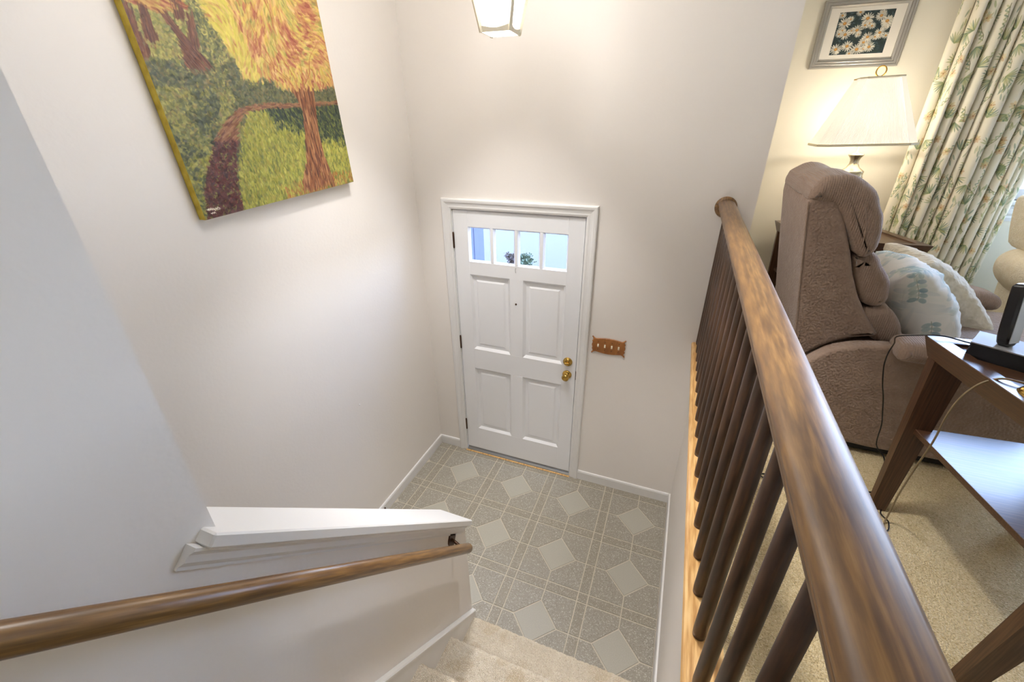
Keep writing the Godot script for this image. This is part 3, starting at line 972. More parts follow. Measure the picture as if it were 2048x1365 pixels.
func build_foyer_things() -> void:
	# painting on the left wall
	var t := thing("painting", "large unframed oil painting of an orange autumn tree beside a winding path", "painting", Vector3(0.003, 2.263, 1.488))
	t.rotation.x = deg_to_rad(3.2)
	var w := 0.852; var h := 1.08; var th := 0.034
	var m := Mb.new()
	m.quad(Vector3(th, 0, 0), Vector3(th, 0, -w), Vector3(th, h, -w), Vector3(th, h, 0), Vector2(0, 1), Vector2(1, 1), Vector2(1, 0), Vector2(0, 0))
	var pm := mat(Color.WHITE, 0.5)
	pm.albedo_texture = paint_autumn()
	pm.normal_enabled = true
	pm.normal_texture = noise_tex(0.12, [], 256, 71, 3, 3.0); pm.normal_scale = 0.3
	put("painted_canvas", m, pm, t)
	m = Mb.new()
	m.grid([0.0, th - 0.0005], [0.0, h], [-w, 0.0], func(i, j, k): return true)
	put("canvas_edge", m, tri_mat(noise_tex(0.05, [[0.0, rgb(190, 160, 50)], [0.5, rgb(222, 194, 66)], [1.0, rgb(234, 212, 90)]], 128, 73), Vector3(3, 3, 3), 0.6), t)
	# scalloped wooden switch plate
	t = thing("switch_plate", "scalloped wooden four-gang switch plate on the wall right of the door", "switch plate", Vector3(1.402, 1.238, 0.0))
	var out := PackedVector2Array()
	var half := [[0.0, 0.0585], [0.03, 0.0572], [0.06, 0.053], [0.085, 0.049], [0.097, 0.053], [0.106, 0.063], [0.112, 0.064], [0.113, 0.058], [0.106, 0.052], [0.103, 0.044], [0.106, 0.036], [0.111, 0.030], [0.109, 0.022], [0.106, 0.018], [0.110, 0.010], [0.112, 0.0]]
	for e in half: out.append(Vector2(e[0], e[1]))
	for k in range(half.size() - 2, -1, -1): out.append(Vector2(half[k][0], -half[k][1]))
	for k in range(1, half.size()): out.append(Vector2(-half[k][0], -half[k][1]))
	for k in range(half.size() - 2, 0, -1): out.append(Vector2(-half[k][0], half[k][1]))
	m = Mb.new()
	m.prism(out, 0.0, 0.010, Transform3D.IDENTITY, 0.0022)
	put("plate", m, M.plate_wood, t)
	for k in 4:
		var x := -0.069 + 0.046 * k
		m = Mb.new()
		m.box(Vector3(x - 0.0052, -0.0125, 0.0095), Vector3(x + 0.0052, 0.0125, 0.0108), 0.0004)
		put("toggle_slot", m, M.ivory, t)
		var up := -1.0 if k == 1 else 1.0
		m = Mb.new()
		m.box(Vector3(x - 0.0036, -0.004, 0.0), Vector3(x + 0.0036, 0.004, 0.012), 0.0015, Transform3D(Basis(Vector3(1, 0, 0), -0.55 * up), Vector3(0, -0.001 * up, 0.010)))
		put("toggle", m, M.ivory, t)
		for s in [-1, 1]:
			m = Mb.new(true)
			m.lathe([[0.0032, 0.0], [0.003, 0.0012], [0.0, 0.0016]], 10, Transform3D(Basis(Vector3(1, 0, 0), Vector3(0, 0, 1), Vector3(0, -1, 0)), Vector3(x, 0.030 * s, 0.0095)))
			put("screw", m, M.bronze, t)
	# door stop on the left baseboard
	t = thing("door_stop", "small rusty metal door stop fixed to the left baseboard", "door stop", Vector3(0.013, 0.045, 0.862))
	m = Mb.new(true)
	m.tube(PackedVector3Array([Vector3(0, 0, 0), Vector3(0.055, -0.002, 0)]), 0.0032, 8)
	put("rod", m, M.bronze, t)
	m = Mb.new(true)
	m.lathe([[0.0, 0.0], [0.011, 0.0], [0.009, 0.005], [0.0, 0.006]], 12, Transform3D(Basis(Vector3(0, 1, 0), Vector3(1, 0, 0), Vector3(0, 0, -1)), Vector3(0, 0, 0)))
	put("flange", m, M.bronze, t)
	m = Mb.new(true)
	m.lathe([[0.0, 0.0], [0.006, 0.0], [0.0065, 0.008], [0.004, 0.012], [0.0, 0.012]], 12, Transform3D(Basis(Vector3(0, 1, 0), Vector3(1, 0, 0), Vector3(0, 0, -1)), Vector3(0.053, -0.002, 0)))
	put("tip", m, M.ivory, t)
	# a nail head left in the wall
	m = Mb.new(true)
	m.lathe([[0.0045, 0.0], [0.0045, 0.002], [0.003, 0.003], [0.0, 0.0032]], 10, Transform3D(Basis(Vector3(0, 1, 0), Vector3(1, 0, 0), Vector3(0, 0, -1)), Vector3(0.0, 0.994, 0.884)))
	tag(put("wall_plug", m, M.trim), "tiny white plug in the bare left wall below the painting", "plug")

func build_lantern() -> void:
	var at := Vector3(0.943, 2.90, 0.705)
	var t := thing("hanging_lantern", "square tapered lantern with pale brass frame and lit white panes", "lantern", at, deg_to_rad(3.0))
	var fm := mat(rgb(226, 217, 194), 0.4, 0.2)
	var glow := mat(Color(1.0, 0.98, 0.95, 0.6), 0.3)
	glow.transparency = BaseMaterial3D.TRANSPARENCY_ALPHA
	glow.emission_enabled = true; glow.emission = Color(1.0, 0.97, 0.93); glow.emission_energy_multiplier = 1.6
	var hb := 0.058; var ht := 0.116; var H := 0.30
	var C := func(k: int, s: float) -> Vector3:
		var q := lerpf(hb, ht, s)
		return Vector3([-1, 1, 1, -1][k] * q, H * s, [1, 1, -1, -1][k] * q)
	for k in 4:
		# corner posts, panes and scalloped foot plates
		var m := Mb.new()
		var a: Vector3 = C.call(k, 0.0); var b: Vector3 = C.call(k, 1.0)
		m.tube(PackedVector3Array([a, b]), 0.009, 4)
		put("corner_post", m, fm, t)
		var j := (k + 1) % 4
		var e: Vector3 = C.call(j, 0.0); var g: Vector3 = C.call(j, 1.0)
		var nn := (e - a).cross(b - a).normalized() * 0.0015
		m = Mb.new()
		m.quad(a - nn, e - nn, g - nn, b - nn)
		put("pane", m, glow, t)
		m = Mb.new()
		var N := 10
		for i in N:
			var s0 := i / float(N); var s1 := (i + 1) / float(N)
			var h0 := 0.042 + 0.035 * pow(absf(s0 * 2 - 1), 1.5) ; var h1 := 0.042 + 0.035 * pow(absf(s1 * 2 - 1), 1.5)
			var off := nn * 1.6
			var A: Vector3 = a.lerp(e, s0); var B: Vector3 = a.lerp(e, s1)
			var A1: Vector3 = (C.call(k, h0) as Vector3).lerp(C.call(j, h0), s0); var B1: Vector3 = (C.call(k, h1) as Vector3).lerp(C.call(j, h1), s1)
			m.quad(A + off, B + off, B1 + off, A1 + off)
			m.quad(B - off * 0.5, A - off * 0.5, A1 - off * 0.5, B1 - off * 0.5)
			m.quad(A1 + off, B1 + off, B1 - off * 0.5, A1 - off * 0.5)
		put("foot_plate", m, fm, t)
		for s in [0.09, 0.91]:
			m = Mb.new(true)
			var c: Vector3 = a.lerp(e, s) + nn * 2.0 + Vector3(0, 0.018, 0)
			m.lathe([[0.0026, 0.0], [0.002, 0.0015], [0.0, 0.002]], 8, Transform3D(Basis(Quaternion(Vector3.UP, nn.normalized())), c))
			put("screw", m, M.bronze, t)
	var m := Mb.new()
	m.box(Vector3(-hb + 0.003, 0.004, -hb + 0.003), Vector3(hb - 0.003, 0.006, hb - 0.003), 0.0)
	var low: StandardMaterial3D = glow.duplicate()
	low.albedo_color = Color(1, 1, 1, 0.3); low.emission_energy_multiplier = 3.0
	put("bottom_pane", m, low, t)
	m = Mb.new()
	var r1 := []
	for e in [[0.122, H - 0.006], [0.126, H], [0.12, H + 0.012], [0.045, H + 0.07], [0.03, H + 0.085], [0.0, H + 0.086]]:
		r1.append([V2s([-e[0], -e[0], e[0], -e[0], e[0], e[0], -e[0], e[0]]), e[1]])
	m.rings_(r1, Transform3D(Basis(Vector3(1, 0, 0), Vector3(0, 0, -1), Vector3(0, 1, 0)), Vector3.ZERO))
	put("roof", m, fm, t)
	m = Mb.new(true)
	m.lathe([[0.0, 0.055], [0.012, 0.057], [0.024, 0.080], [0.028, 0.105], [0.022, 0.13], [0.012, 0.145], [0.012, 0.22], [0.0, 0.221]], 20)
	var bm := mat(rgb(255, 246, 232), 0.4)
	bm.emission_enabled = true; bm.emission = Color(1.0, 0.95, 0.88); bm.emission_energy_multiplier = 3.0
	put("bulb", m, bm, t)
	m = Mb.new(true)
	m.tube(PackedVector3Array([Vector3(0, H + 0.08, 0), Vector3(0, CEIL - at.y - 0.02, 0)]), 0.006, 8)
	m.lathe([[0.0, CEIL - at.y - 0.03], [0.03, CEIL - at.y - 0.025], [0.06, CEIL - at.y - 0.004], [0.06, CEIL - at.y], [0.0, CEIL - at.y]], 24)
	put("hanging_rod", m, fm, t)
	var l := OmniLight3D.new()
	l.name = "lantern_light"
	l.light_color = Color(1.0, 0.99, 0.985)
	l.light_energy = LANTERN
	l.light_size = 0.035
	l.omni_range = 12.0; l.omni_attenuation = 2.0
	l.shadow_enabled = true
	l.position = Vector3(0, 0.10, 0)
	t.add_child(l)

func build_fill_domes() -> void:
	# added fill domes above the frame, brightening foyer and living room
	for e in [[Vector3(1.0, CEIL, 1.3), FOYER_FILL, "added fill dome lamp above the foyer, out of view"], [Vector3(4.2, CEIL, 2.2), ROOM_FILL, "added fill dome lamp above the living room, out of view"]]:
		var t := thing("fill_dome_lamp", e[2], "fill lamp", e[0])
		var m := Mb.new(true)
		m.lathe([[0.0, -0.10], [0.06, -0.095], [0.12, -0.075], [0.16, -0.04], [0.17, -0.015]], 32)
		var g := mat(rgb(255, 250, 240), 0.4)
		g.emission_enabled = true; g.emission = Color(1.0, 0.96, 0.9); g.emission_energy_multiplier = 2.0
		put("dome", m, g, t)
		m = Mb.new(true)
		m.lathe([[0.17, -0.02], [0.18, -0.015], [0.18, 0.0], [0.0, 0.0]], 32)
		put("base_ring", m, M.brass, t)
		var l := OmniLight3D.new()
		l.name = "fill_dome_light"
		l.light_color = Color(1.0, 0.99, 0.985)
		l.light_energy = e[1]
		l.light_size = 0.15
		l.omni_range = 14.0; l.omni_attenuation = 2.0
		l.shadow_enabled = true
		l.position = Vector3(0, -0.22, 0)
		t.add_child(l)

func build_fill_spots() -> void:
	# added fill spots above the frame, lifting the lower foyer and stairs
	for e in [[Vector3(0.75, CEIL, 0.75), "added fill downlight above the foyer floor, out of view", 34.0], [Vector3(1.6, CEIL, 1.35), "added fill downlight above the entry stairs, out of view", 31.0]]:
		var t := thing("fill_downlight", e[1], "fill_light", e[0])
		var m := Mb.new(true)
		m.lathe([[0.072, -0.002], [0.078, -0.008], [0.094, -0.006], [0.098, 0.0]], 32)
		put("trim_ring", m, M.white, t)
		m = Mb.new(true)
		m.lathe([[0.0, -0.001], [0.072, -0.002]], 32)
		var g := mat(rgb(255, 250, 244), 0.4)
		g.emission_enabled = true; g.emission = Color(1.0, 0.97, 0.93); g.emission_energy_multiplier = 2.0
		put("lens", m, g, t)
		var l := SpotLight3D.new()
		l.name = "fill_spot"
		l.light_color = Color(1.0, 0.99, 0.985)
		l.light_energy = SPOT_FILL
		l.light_size = 0.07
		l.spot_range = 12.0; l.spot_attenuation = 2.0
		l.spot_angle = e[2]; l.spot_angle_attenuation = 0.6
		l.shadow_enabled = true
		l.position = Vector3(0, -0.03, 0)
		l.rotation.x = -PI / 2
		t.add_child(l)

# ---------------------------------------------------------------- end tables
func make_table(label: String, q: Array, at_y: float, splay := Vector2.ZERO) -> Node3D:
	# q: corners of the top in x, z: back left, back right, front right, front left
	var c := Vector2.ZERO
	for i in 4: c += Vector2(q[i * 2], q[i * 2 + 1]) / 4.0
	var t := thing("end_table", label, "end table", Vector3(c.x, F, c.y))
	var H := at_y - F
	var P := []
	for i in 4: P.append(Vector2(q[i * 2], q[i * 2 + 1]) - c)
	var In := func(i: int, d: float) -> Vector2:
		var pp := PackedVector2Array(P)
		if Mb.area(pp) < 0:
			pp.reverse()
			return Mb.inset(pp, d)[3 - i]
		return Mb.inset(pp, d)[i]
	# frame of four canted border boards round a recessed panel
	for i in 4:
		var j := (i + 1) % 4
		var m := Mb.new()
		var o0: Vector2 = In.call(i, 0.0); var o1: Vector2 = In.call(j, 0.0)
		var n0: Vector2 = In.call(i, 0.045); var n1: Vector2 = In.call(j, 0.045)
		var u0: Vector2 = In.call(i, 0.018); var u1: Vector2 = In.call(j, 0.018)
		var v0: Vector2 = In.call(i, 0.032); var v1: Vector2 = In.call(j, 0.032)
		var e0: Vector2 = In.call(i, 0.0016); var e1: Vector2 = In.call(j, 0.0016)
		var Y := func(v: Vector2, y: float) -> Vector3: return Vector3(v.x, y, v.y)
		var cc: Vector3 = (Y.call(o0, H - 0.03) + Y.call(n1, H - 0.03)) / 2.0
		var lp0 := [[e0, H], [o0, H - 0.002], [u0, H - 0.062], [v0, H - 0.062], [n0, H - 0.012], [n0, H - 0.001]]
		var lp1 := [[e1, H], [o1, H - 0.002], [u1, H - 0.062], [v1, H - 0.062], [n1, H - 0.012], [n1, H - 0.001]]
		for k in 6:
			var kk := (k + 1) % 6
			m.face([Y.call(lp0[k][0], lp0[k][1]), Y.call(lp1[k][0], lp1[k][1]), Y.call(lp1[kk][0], lp1[kk][1]), Y.call(lp0[kk][0], lp0[kk][1])], cc)
		put("border_board", m, M.table_x if i % 2 == 0 else M.table_z, t)
	var m := Mb.new()
	var top := PackedVector2Array()
	for i in 4:
		var v: Vector2 = In.call(i, 0.040)
		top.append(Vector2(v.x, v.y))
	m.prism(top, -H + 0.009, -H + 0.024, Transform3D(Basis(Vector3(1, 0, 0), Vector3(0, 0, 1), Vector3(0, -1, 0)), Vector3.ZERO))
	put("top_panel", m, M.table_x, t)
	# tapered plank legs
	for i in 4:
		var v: Vector2 = In.call(i, 0.020)
		var sx := signf(-v.x); var sz := signf(-v.y)
		var w: Vector2 = In.call(i, 0.052)
		m = Mb.new()
		var A := [Vector3(v.x, H - 0.06, v.y), Vector3(v.x + sx * 0.085, H - 0.06, v.y), Vector3(v.x + sx * 0.085, H - 0.06, v.y + sz * 0.040), Vector3(v.x, H - 0.06, v.y + sz * 0.040)]
		var x := v.x + sx * 0.026
		var z := v.y + sz * 0.010
		if i == 3:
			x += splay.x; z += splay.y
			for k in 4: A[k] += Vector3(splay.x * 0.35, 0, splay.y * 0.35)
		var B := [Vector3(x, 0, z), Vector3(x + sx * 0.046, 0, z), Vector3(x + sx * 0.046, 0, z + sz * 0.028), Vector3(x, 0, z + sz * 0.028)]
		var cc := (A[0] as Vector3).lerp(B[2], 0.5)
		m.face(A, cc); m.face(B, cc)
		for k in 4: m.face([A[k], A[(k + 1) % 4], B[(k + 1) % 4], B[k]], cc)
		put("leg", m, M.table_y, t)
	var sh := PackedVector2Array()
	for i in 4: sh.append(In.call(i, 0.050))
	m = Mb.new()
	m.prism(sh, -0.365, -0.347, Transform3D(Basis(Vector3(1, 0, 0), Vector3(0, 0, 1), Vector3(0, -1, 0)), Vector3.ZERO), 0.001)
	put("shelf", m, M.table_x, t)
	return t

func build_tables() -> void:
	make_table("dark wooden end table with shelf beside the railing, holding the black phone", [2.484, 1.046, 3.05, 1.005, 3.10, 1.70, 2.594, 1.74], 1.99, Vector2(-0.085, -0.03))
	make_table("dark wooden end table behind the recliner, carrying the lit lamp", [2.314, -0.765, 2.850, -0.79, 2.987, -0.269, 2.40, -0.24], 1.99)

# ---------------------------------------------------------------- table lamp
func build_lamp() -> void:
	var t := thing("table_lamp", "pewter table lamp with lit white pleated shade and ring finial", "lamp", Vector3(2.598, 1.9845, -0.53))
	t.rotation.z = 0.028
	var Y0 := 0.478; var Y1 := 0.80
	var out := func(hx: float, hz: float, cut: float) -> Array:
		return [Vector2(-hx + cut, hz), Vector2(hx - cut, hz), Vector2(hx, hz - cut), Vector2(hx, -hz + cut), Vector2(hx - cut, -hz), Vector2(-hx + cut, -hz), Vector2(-hx, -hz + cut), Vector2(-hx, hz - cut)]
	var lo: Array = out.call(0.224, 0.160, 0.05); var hi: Array = out.call(0.094, 0.078, 0.024)
	var shade := mat(rgb(250, 246, 236), 0.8)
	shade.backlight_enabled = true; shade.backlight = Color(0.24, 0.232, 0.22)
	shade.emission_enabled = true; shade.emission = Color(1.0, 0.95, 0.86); shade.emission_energy_multiplier = 0.32
	shade.cull_mode = BaseMaterial3D.CULL_DISABLED
	var m := Mb.new()
	for e in 8:
		var f := (e + 1) % 8
		var N := maxi(4, int((lo[e] as Vector2).distance_to(lo[f]) / 0.0075))
		var nn: Vector2 = ((lo[f] as Vector2) - lo[e]).orthogonal().normalized() * 0.0016
		for i in N:
			for half in 2:
				var s0 := (i + half * 0.5) / N; var s1 := (i + half * 0.5 + 0.5) / N
				var d0: Vector2 = nn if half == 0 else -nn; var d1: Vector2 = -d0
				var a: Vector2 = (lo[e] as Vector2).lerp(lo[f], s0) + d0; var b: Vector2 = (lo[e] as Vector2).lerp(lo[f], s1) + d1
				var c: Vector2 = (hi[e] as Vector2).lerp(hi[f], s1) + d1 * 0.6; var d: Vector2 = (hi[e] as Vector2).lerp(hi[f], s0) + d0 * 0.6
				m.quad(Vector3(a.x, Y0, a.y), Vector3(b.x, Y0, b.y), Vector3(c.x, Y1, c.y), Vector3(d.x, Y1, d.y))
	var sh := put("shade", m, shade, t)
	var trim := mat(rgb(226, 216, 186), 0.7)
	for e in [[lo, Y0, 1.012, 0.012], [hi, Y1 - 0.010, 1.02, 0.012]]:
		m = Mb.new()
		for i in 8:
			var a: Vector2 = e[0][i] * e[2]; var b: Vector2 = e[0][(i + 1) % 8] * e[2]
			m.quad(Vector3(a.x, e[1], a.y), Vector3(b.x, e[1], b.y), Vector3(b.x, e[1] + e[3], b.y), Vector3(a.x, e[1] + e[3], a.y))
			m.quad(Vector3(b.x, e[1], b.y) * Vector3(0.975, 1, 0.975), Vector3(a.x, e[1], a.y) * Vector3(0.975, 1, 0.975), Vector3(a.x, e[1] + e[3], a.y) * Vector3(0.975, 1, 0.975), Vector3(b.x, e[1] + e[3], b.y) * Vector3(0.975, 1, 0.975))
			m.quad(Vector3(a.x, e[1], a.y) * Vector3(0.975, 1, 0.975), Vector3(b.x, e[1], b.y) * Vector3(0.975, 1, 0.975), Vector3(b.x, e[1], b.y), Vector3(a.x, e[1], a.y))
			m.quad(Vector3(a.x, e[1] + e[3], a.y), Vector3(b.x, e[1] + e[3], b.y), Vector3(b.x, e[1] + e[3], b.y) * Vector3(0.975, 1, 0.975), Vector3(a.x, e[1] + e[3], a.y) * Vector3(0.975, 1, 0.975))
		put("trim_band", m, trim, sh)
	m = Mb.new(true)
	m.lathe([[0.0, 0.0], [0.082, 0.0], [0.085, 0.012], [0.070, 0.022], [0.045, 0.034], [0.034, 0.06], [0.036, 0.085], [0.058, 0.115], [0.072, 0.16], [0.075, 0.20]], 40)
	put("foot", m, M.pewter, t)
	m = Mb.new(true)
	m.lathe([[0.075, 0.20], [0.076, 0.24], [0.070, 0.28], [0.060, 0.30]], 40)
	put("urn", m, mat(rgb(182, 186, 164), 0.25, 0.2), t)
	m = Mb.new(true)
	m.lathe([[0.060, 0.300], [0.060, 0.312], [0.056, 0.316], [0.057, 0.334], [0.059, 0.340], [0.050, 0.348], [0.032, 0.362], [0.022, 0.382], [0.021, 0.398], [0.026, 0.412], [0.036, 0.424], [0.037, 0.430], [0.018, 0.436], [0.008, 0.440], [0.008, 0.50]], 40)
	put("neck", m, M.pewter, t)
	m = Mb.new(true)
	m.lathe([[0.0, 0.52], [0.014, 0.52], [0.016, 0.55], [0.030, 0.59], [0.032, 0.62], [0.022, 0.65], [0.0, 0.66]], 24)
	var bm := mat(rgb(255, 245, 230), 0.4)
	bm.emission_enabled = true; bm.emission = Color(1, 0.9, 0.75); bm.emission_energy_multiplier = 3.0
	put("bulb", m, bm, t)
	m = Mb.new(true)
	for s in [-1.0, 1.0]: m.tube(curve3([Vector3(0.012 * s, 0.50, 0), Vector3(0.05 * s, 0.58, 0), Vector3(0.055 * s, 0.68, 0), Vector3(0.03 * s, 0.78, 0), Vector3(0, Y1 + 0.004, 0)], 6), 0.0022, 6)
	m.tube(PackedVector3Array([Vector3(-0.11, Y1 - 0.004, 0), Vector3(0.11, Y1 - 0.004, 0)]), 0.002, 6)
	put("harp", m, M.brass, t)
	m = Mb.new(true)
	var ring := PackedVector3Array()
	for k in 25:
		var a := TAU * k / 24.0 - PI / 2
		ring.append(Vector3(0.020 * cos(a), Y1 + 0.028 + 0.024 * sin(a), 0.006 * cos(a)))
	m.tube(ring, 0.0032, 8)
	put("finial", m, M.brass, t)
	var l := OmniLight3D.new()
	l.name = "lamp_light"
	l.light_color = Color(1.0, 0.96, 0.90)
	l.light_energy = LAMP_E
	l.light_size = 0.03
	l.omni_range = 8.0; l.omni_attenuation = 2.0
	l.shadow_enabled = true
	l.position = Vector3(0, 0.605, 0)
	t.add_child(l)

# ---------------------------------------------------------------- daisy print
func build_picture() -> void:
	var t := thing("framed_print", "silver framed print of white daisies hanging above the lamp", "picture", Vector3(2.502, 3.020, ZW + 0.002))
	t.rotation.z = deg_to_rad(-0.3)
	var hx := 0.214; var hy := 0.163
	var m := Mb.new()
	var prof := [[0.0, 0.0], [0.0, 0.018], [0.004, 0.022], [0.010, 0.022], [0.012, 0.018], [0.016, 0.020], [0.024, 0.020], [0.026, 0.016], [0.030, 0.018], [0.038, 0.014], [0.040, 0.006]]
	var c := [Vector2(-1, -1), Vector2(1, -1), Vector2(1, 1), Vector2(-1, 1)]
	for i in 4:
		for k in prof.size() - 1:
			var o := Vector2(hx, hy)
			var d := Vector2.ONE
			var a: Vector2 = c[i] * (o - d * prof[k][0]); var b: Vector2 = c[(i + 1) % 4] * (o - d * prof[k][0])
			var e: Vector2 = c[(i + 1) % 4] * (o - d * prof[k + 1][0]); var f: Vector2 = c[i] * (o - d * prof[k + 1][0])
			m.quad(m.V3(a, prof[k][1]), m.V3(b, prof[k][1]), m.V3(e, prof[k + 1][1]), m.V3(f, prof[k + 1][1]))
	put("frame", m, mat(rgb(176, 172, 164), 0.32, 0.45), t)
	m = Mb.new()
	m.box(Vector3(-hx + 0.03, -hy + 0.03, 0.001), Vector3(hx - 0.03, hy - 0.03, 0.006), 0.0)
	put("mat_board", m, mat(rgb(232, 226, 214), 0.8), t)
	var W := 300; var H := 232
	var im := Image.create(W, H, false, Image.FORMAT_RGBA8)
	im.fill(rgb(38, 52, 54))
	var rg := RandomNumberGenerator.new()
	rg.seed = 12
	for k in 400: dab(im, Vector2(rg.randf() * W, rg.randf() * H), 12, 4, rg.randf() * PI, pick(rg, [rgb(30, 42, 44), rgb(56, 74, 76), rgb(70, 92, 96), rgb(44, 60, 50)]), 0.6)
	for k in 36:
		var p := Vector2(rg.randf() * W, rg.randf() * H) if k < 24 else Vector2([30, 90, 150, 215, 270, 60, 120, 190, 250, 40, 160, 230][k - 24], [200, 185, 205, 195, 60, 120, 100, 140, 120, 60, 40, 30][k - 24])
		var R := rg.randf_range(20, 26) if k < 22 else rg.randf_range(30, 37)
		var n := 15
		for q in n:
			var a := TAU * q / n + rg.randf_range(-0.1, 0.1)
			dab(im, p + Vector2(cos(a), sin(a) * 0.85) * R * 0.62, R * 0.42, R * 0.12, atan2(sin(a) * 0.85, cos(a)), rgb(232, 226, 208).darkened(rg.randf() * 0.25), 0.95)
		dab(im, p, R * 0.3, R * 0.26, 0, rgb(186, 128, 58), 1.0)
		dab(im, p + Vector2(-1, -1), R * 0.18, R * 0.12, 0, rgb(212, 164, 92), 0.9)
	var pm := mat(Color.WHITE, 0.5)
	pm.albedo_texture = tex(im)
	m = Mb.new()
	m.quad(Vector3(-0.128, -0.097, 0.0066), Vector3(0.128, -0.097, 0.0066), Vector3(0.128, 0.103, 0.0066), Vector3(-0.128, 0.103, 0.0066), Vector2(0, 1), Vector2(1, 1), Vector2(1, 0), Vector2(0, 0))
	put("print", m, pm, t)

# ---------------------------------------------------------------- curtain
func build_curtain() -> void:
	var W := 512; var H := 1024
	var im := Image.create(W, H, false, Image.FORMAT_RGBA8)
	im.fill(rgb(240, 232, 210))
	var rg := RandomNumberGenerator.new()
	rg.seed = 5
	var green := [rgb(112, 132, 92), rgb(142, 156, 106), rgb(84, 112, 88), rgb(160, 164, 100), rgb(178, 180, 120)]
	for k in 180:
		var p := Vector2(rg.randf() * W, rg.randf() * H)
		var kind := rg.randi() % 4
		if kind == 0:   # palm frond
			var base := rg.randf() * TAU
			for q in 9:
				var a := base + (q - 4) * 0.26
				dab(im, p + Vector2(cos(a), sin(a)) * 22, 24, 3.2, a, pick(rg, green), 0.55)
		elif kind == 1:   # flowers
			for q in 7:
				var a := TAU * q / 7.0
				dab(im, p + Vector2(cos(a), sin(a)) * 9, 9, 5, a, pick(rg, [rgb(222, 192, 132), rgb(212, 172, 124), rgb(226, 204, 152)]), 0.55)
			dab(im, p, 3, 3, 0, rgb(170, 104, 70), 0.7)
		elif kind == 2:   # trailing stem with leaves
			var a := rg.randf_range(-0.5, 0.5) + PI / 2
			for q in 14:
				p += Vector2(cos(a), sin(a)) * 8
				a += rg.randf_range(-0.25, 0.25)
				dab(im, p, 6, 1.3, a, rgb(120, 116, 78), 0.7)
				dab(im, p + Vector2(cos(a + 0.9), sin(a + 0.9)) * 8, 9, 3, a + 0.9 * (1 if q % 2 else -1), pick(rg, green), 0.5)
		else:   # bamboo joints and leafy patch
			for q in 12: dab(im, p + Vector2(rg.randf_range(-24, 24), rg.randf_range(-30, 30)), 14, 3.4, PI / 2 + rg.randf_range(-0.5, 0.5), pick(rg, green), 0.4)
	var cm := mat(Color.WHITE, 0.85)
	cm.albedo_texture = tex(im)
	cm.backlight_enabled = true; cm.backlight = Color(0.25, 0.25, 0.23)
	cm.cull_mode = BaseMaterial3D.CULL_DISABLED
	# pleats, each a width, a depth and a set-back
	var t := thing("curtain", "ivory floor-length curtain printed with green fronds, drawn left of the window", "curtain", Vector3(2.878, F + 0.012, -0.72))
	var folds := [[0.058, 0.020], [0.042, 0.055], [0.050, 0.045], [0.046, 0.050], [0.036, 0.040], [0.040, 0.045], [0.066, 0.060], [0.050, 0.050], [0.038, 0.040], [0.038, 0.045], [0.040, 0.050], [0.036, 0.045], [0.034, 0.040]]
	var m := Mb.new(true)
	var prof := []
	var x := 0.0
	for f in folds:
		for k in 10:
			var s := k / 10.0
			var z: float = f[1] * 1.5 * (pow(sin(PI * s), 0.75)) - 0.03
			var xx: float = x + f[0] * (s - 0.14 * sin(TAU * s))
			prof.append(Vector2(xx, z))
		x += f[0] * 0.985
	var HC := 2.36
	var L := 0.0
	var lens := [0.0]
	for i in range(1, prof.size()):
		L += (prof[i] as Vector2).distance_to(prof[i - 1])
		lens.append(L)
	var NY := 14
	for i in prof.size() - 1:
		for j in NY:
			var P := func(a: int, b: int) -> Vector3:
				var s := b / float(NY)
				var w := 0.008 * sin(a * 0.13 + s * 4.0)
				return Vector3(prof[a].x * lerpf(1.0, 0.985, s) + w, HC * s, prof[a].y * lerpf(1.15, 0.85, s))
			var U := func(a: int, b: int) -> Vector2: return Vector2(lens[a] / 0.62, 1.0 - b / float(NY) * HC / 1.24)
			m.quad(P.call(i, j), P.call(i + 1, j), P.call(i + 1, j + 1), P.call(i, j + 1), U.call(i, j), U.call(i + 1, j), U.call(i + 1, j + 1), U.call(i, j + 1))
	put("pleated_panel", m, cm, t)
	m = Mb.new(true)
	m.tube(PackedVector3Array([Vector3(-0.05, HC - 0.02, -0.06), Vector3(2.3, HC - 0.02, -0.06)]), 0.012, 10)
	var rod := put("curtain_rod", m, M.white)
	rod.position = t.position
	tag(rod, "white curtain rod above the window behind the curtain", "curtain rod")

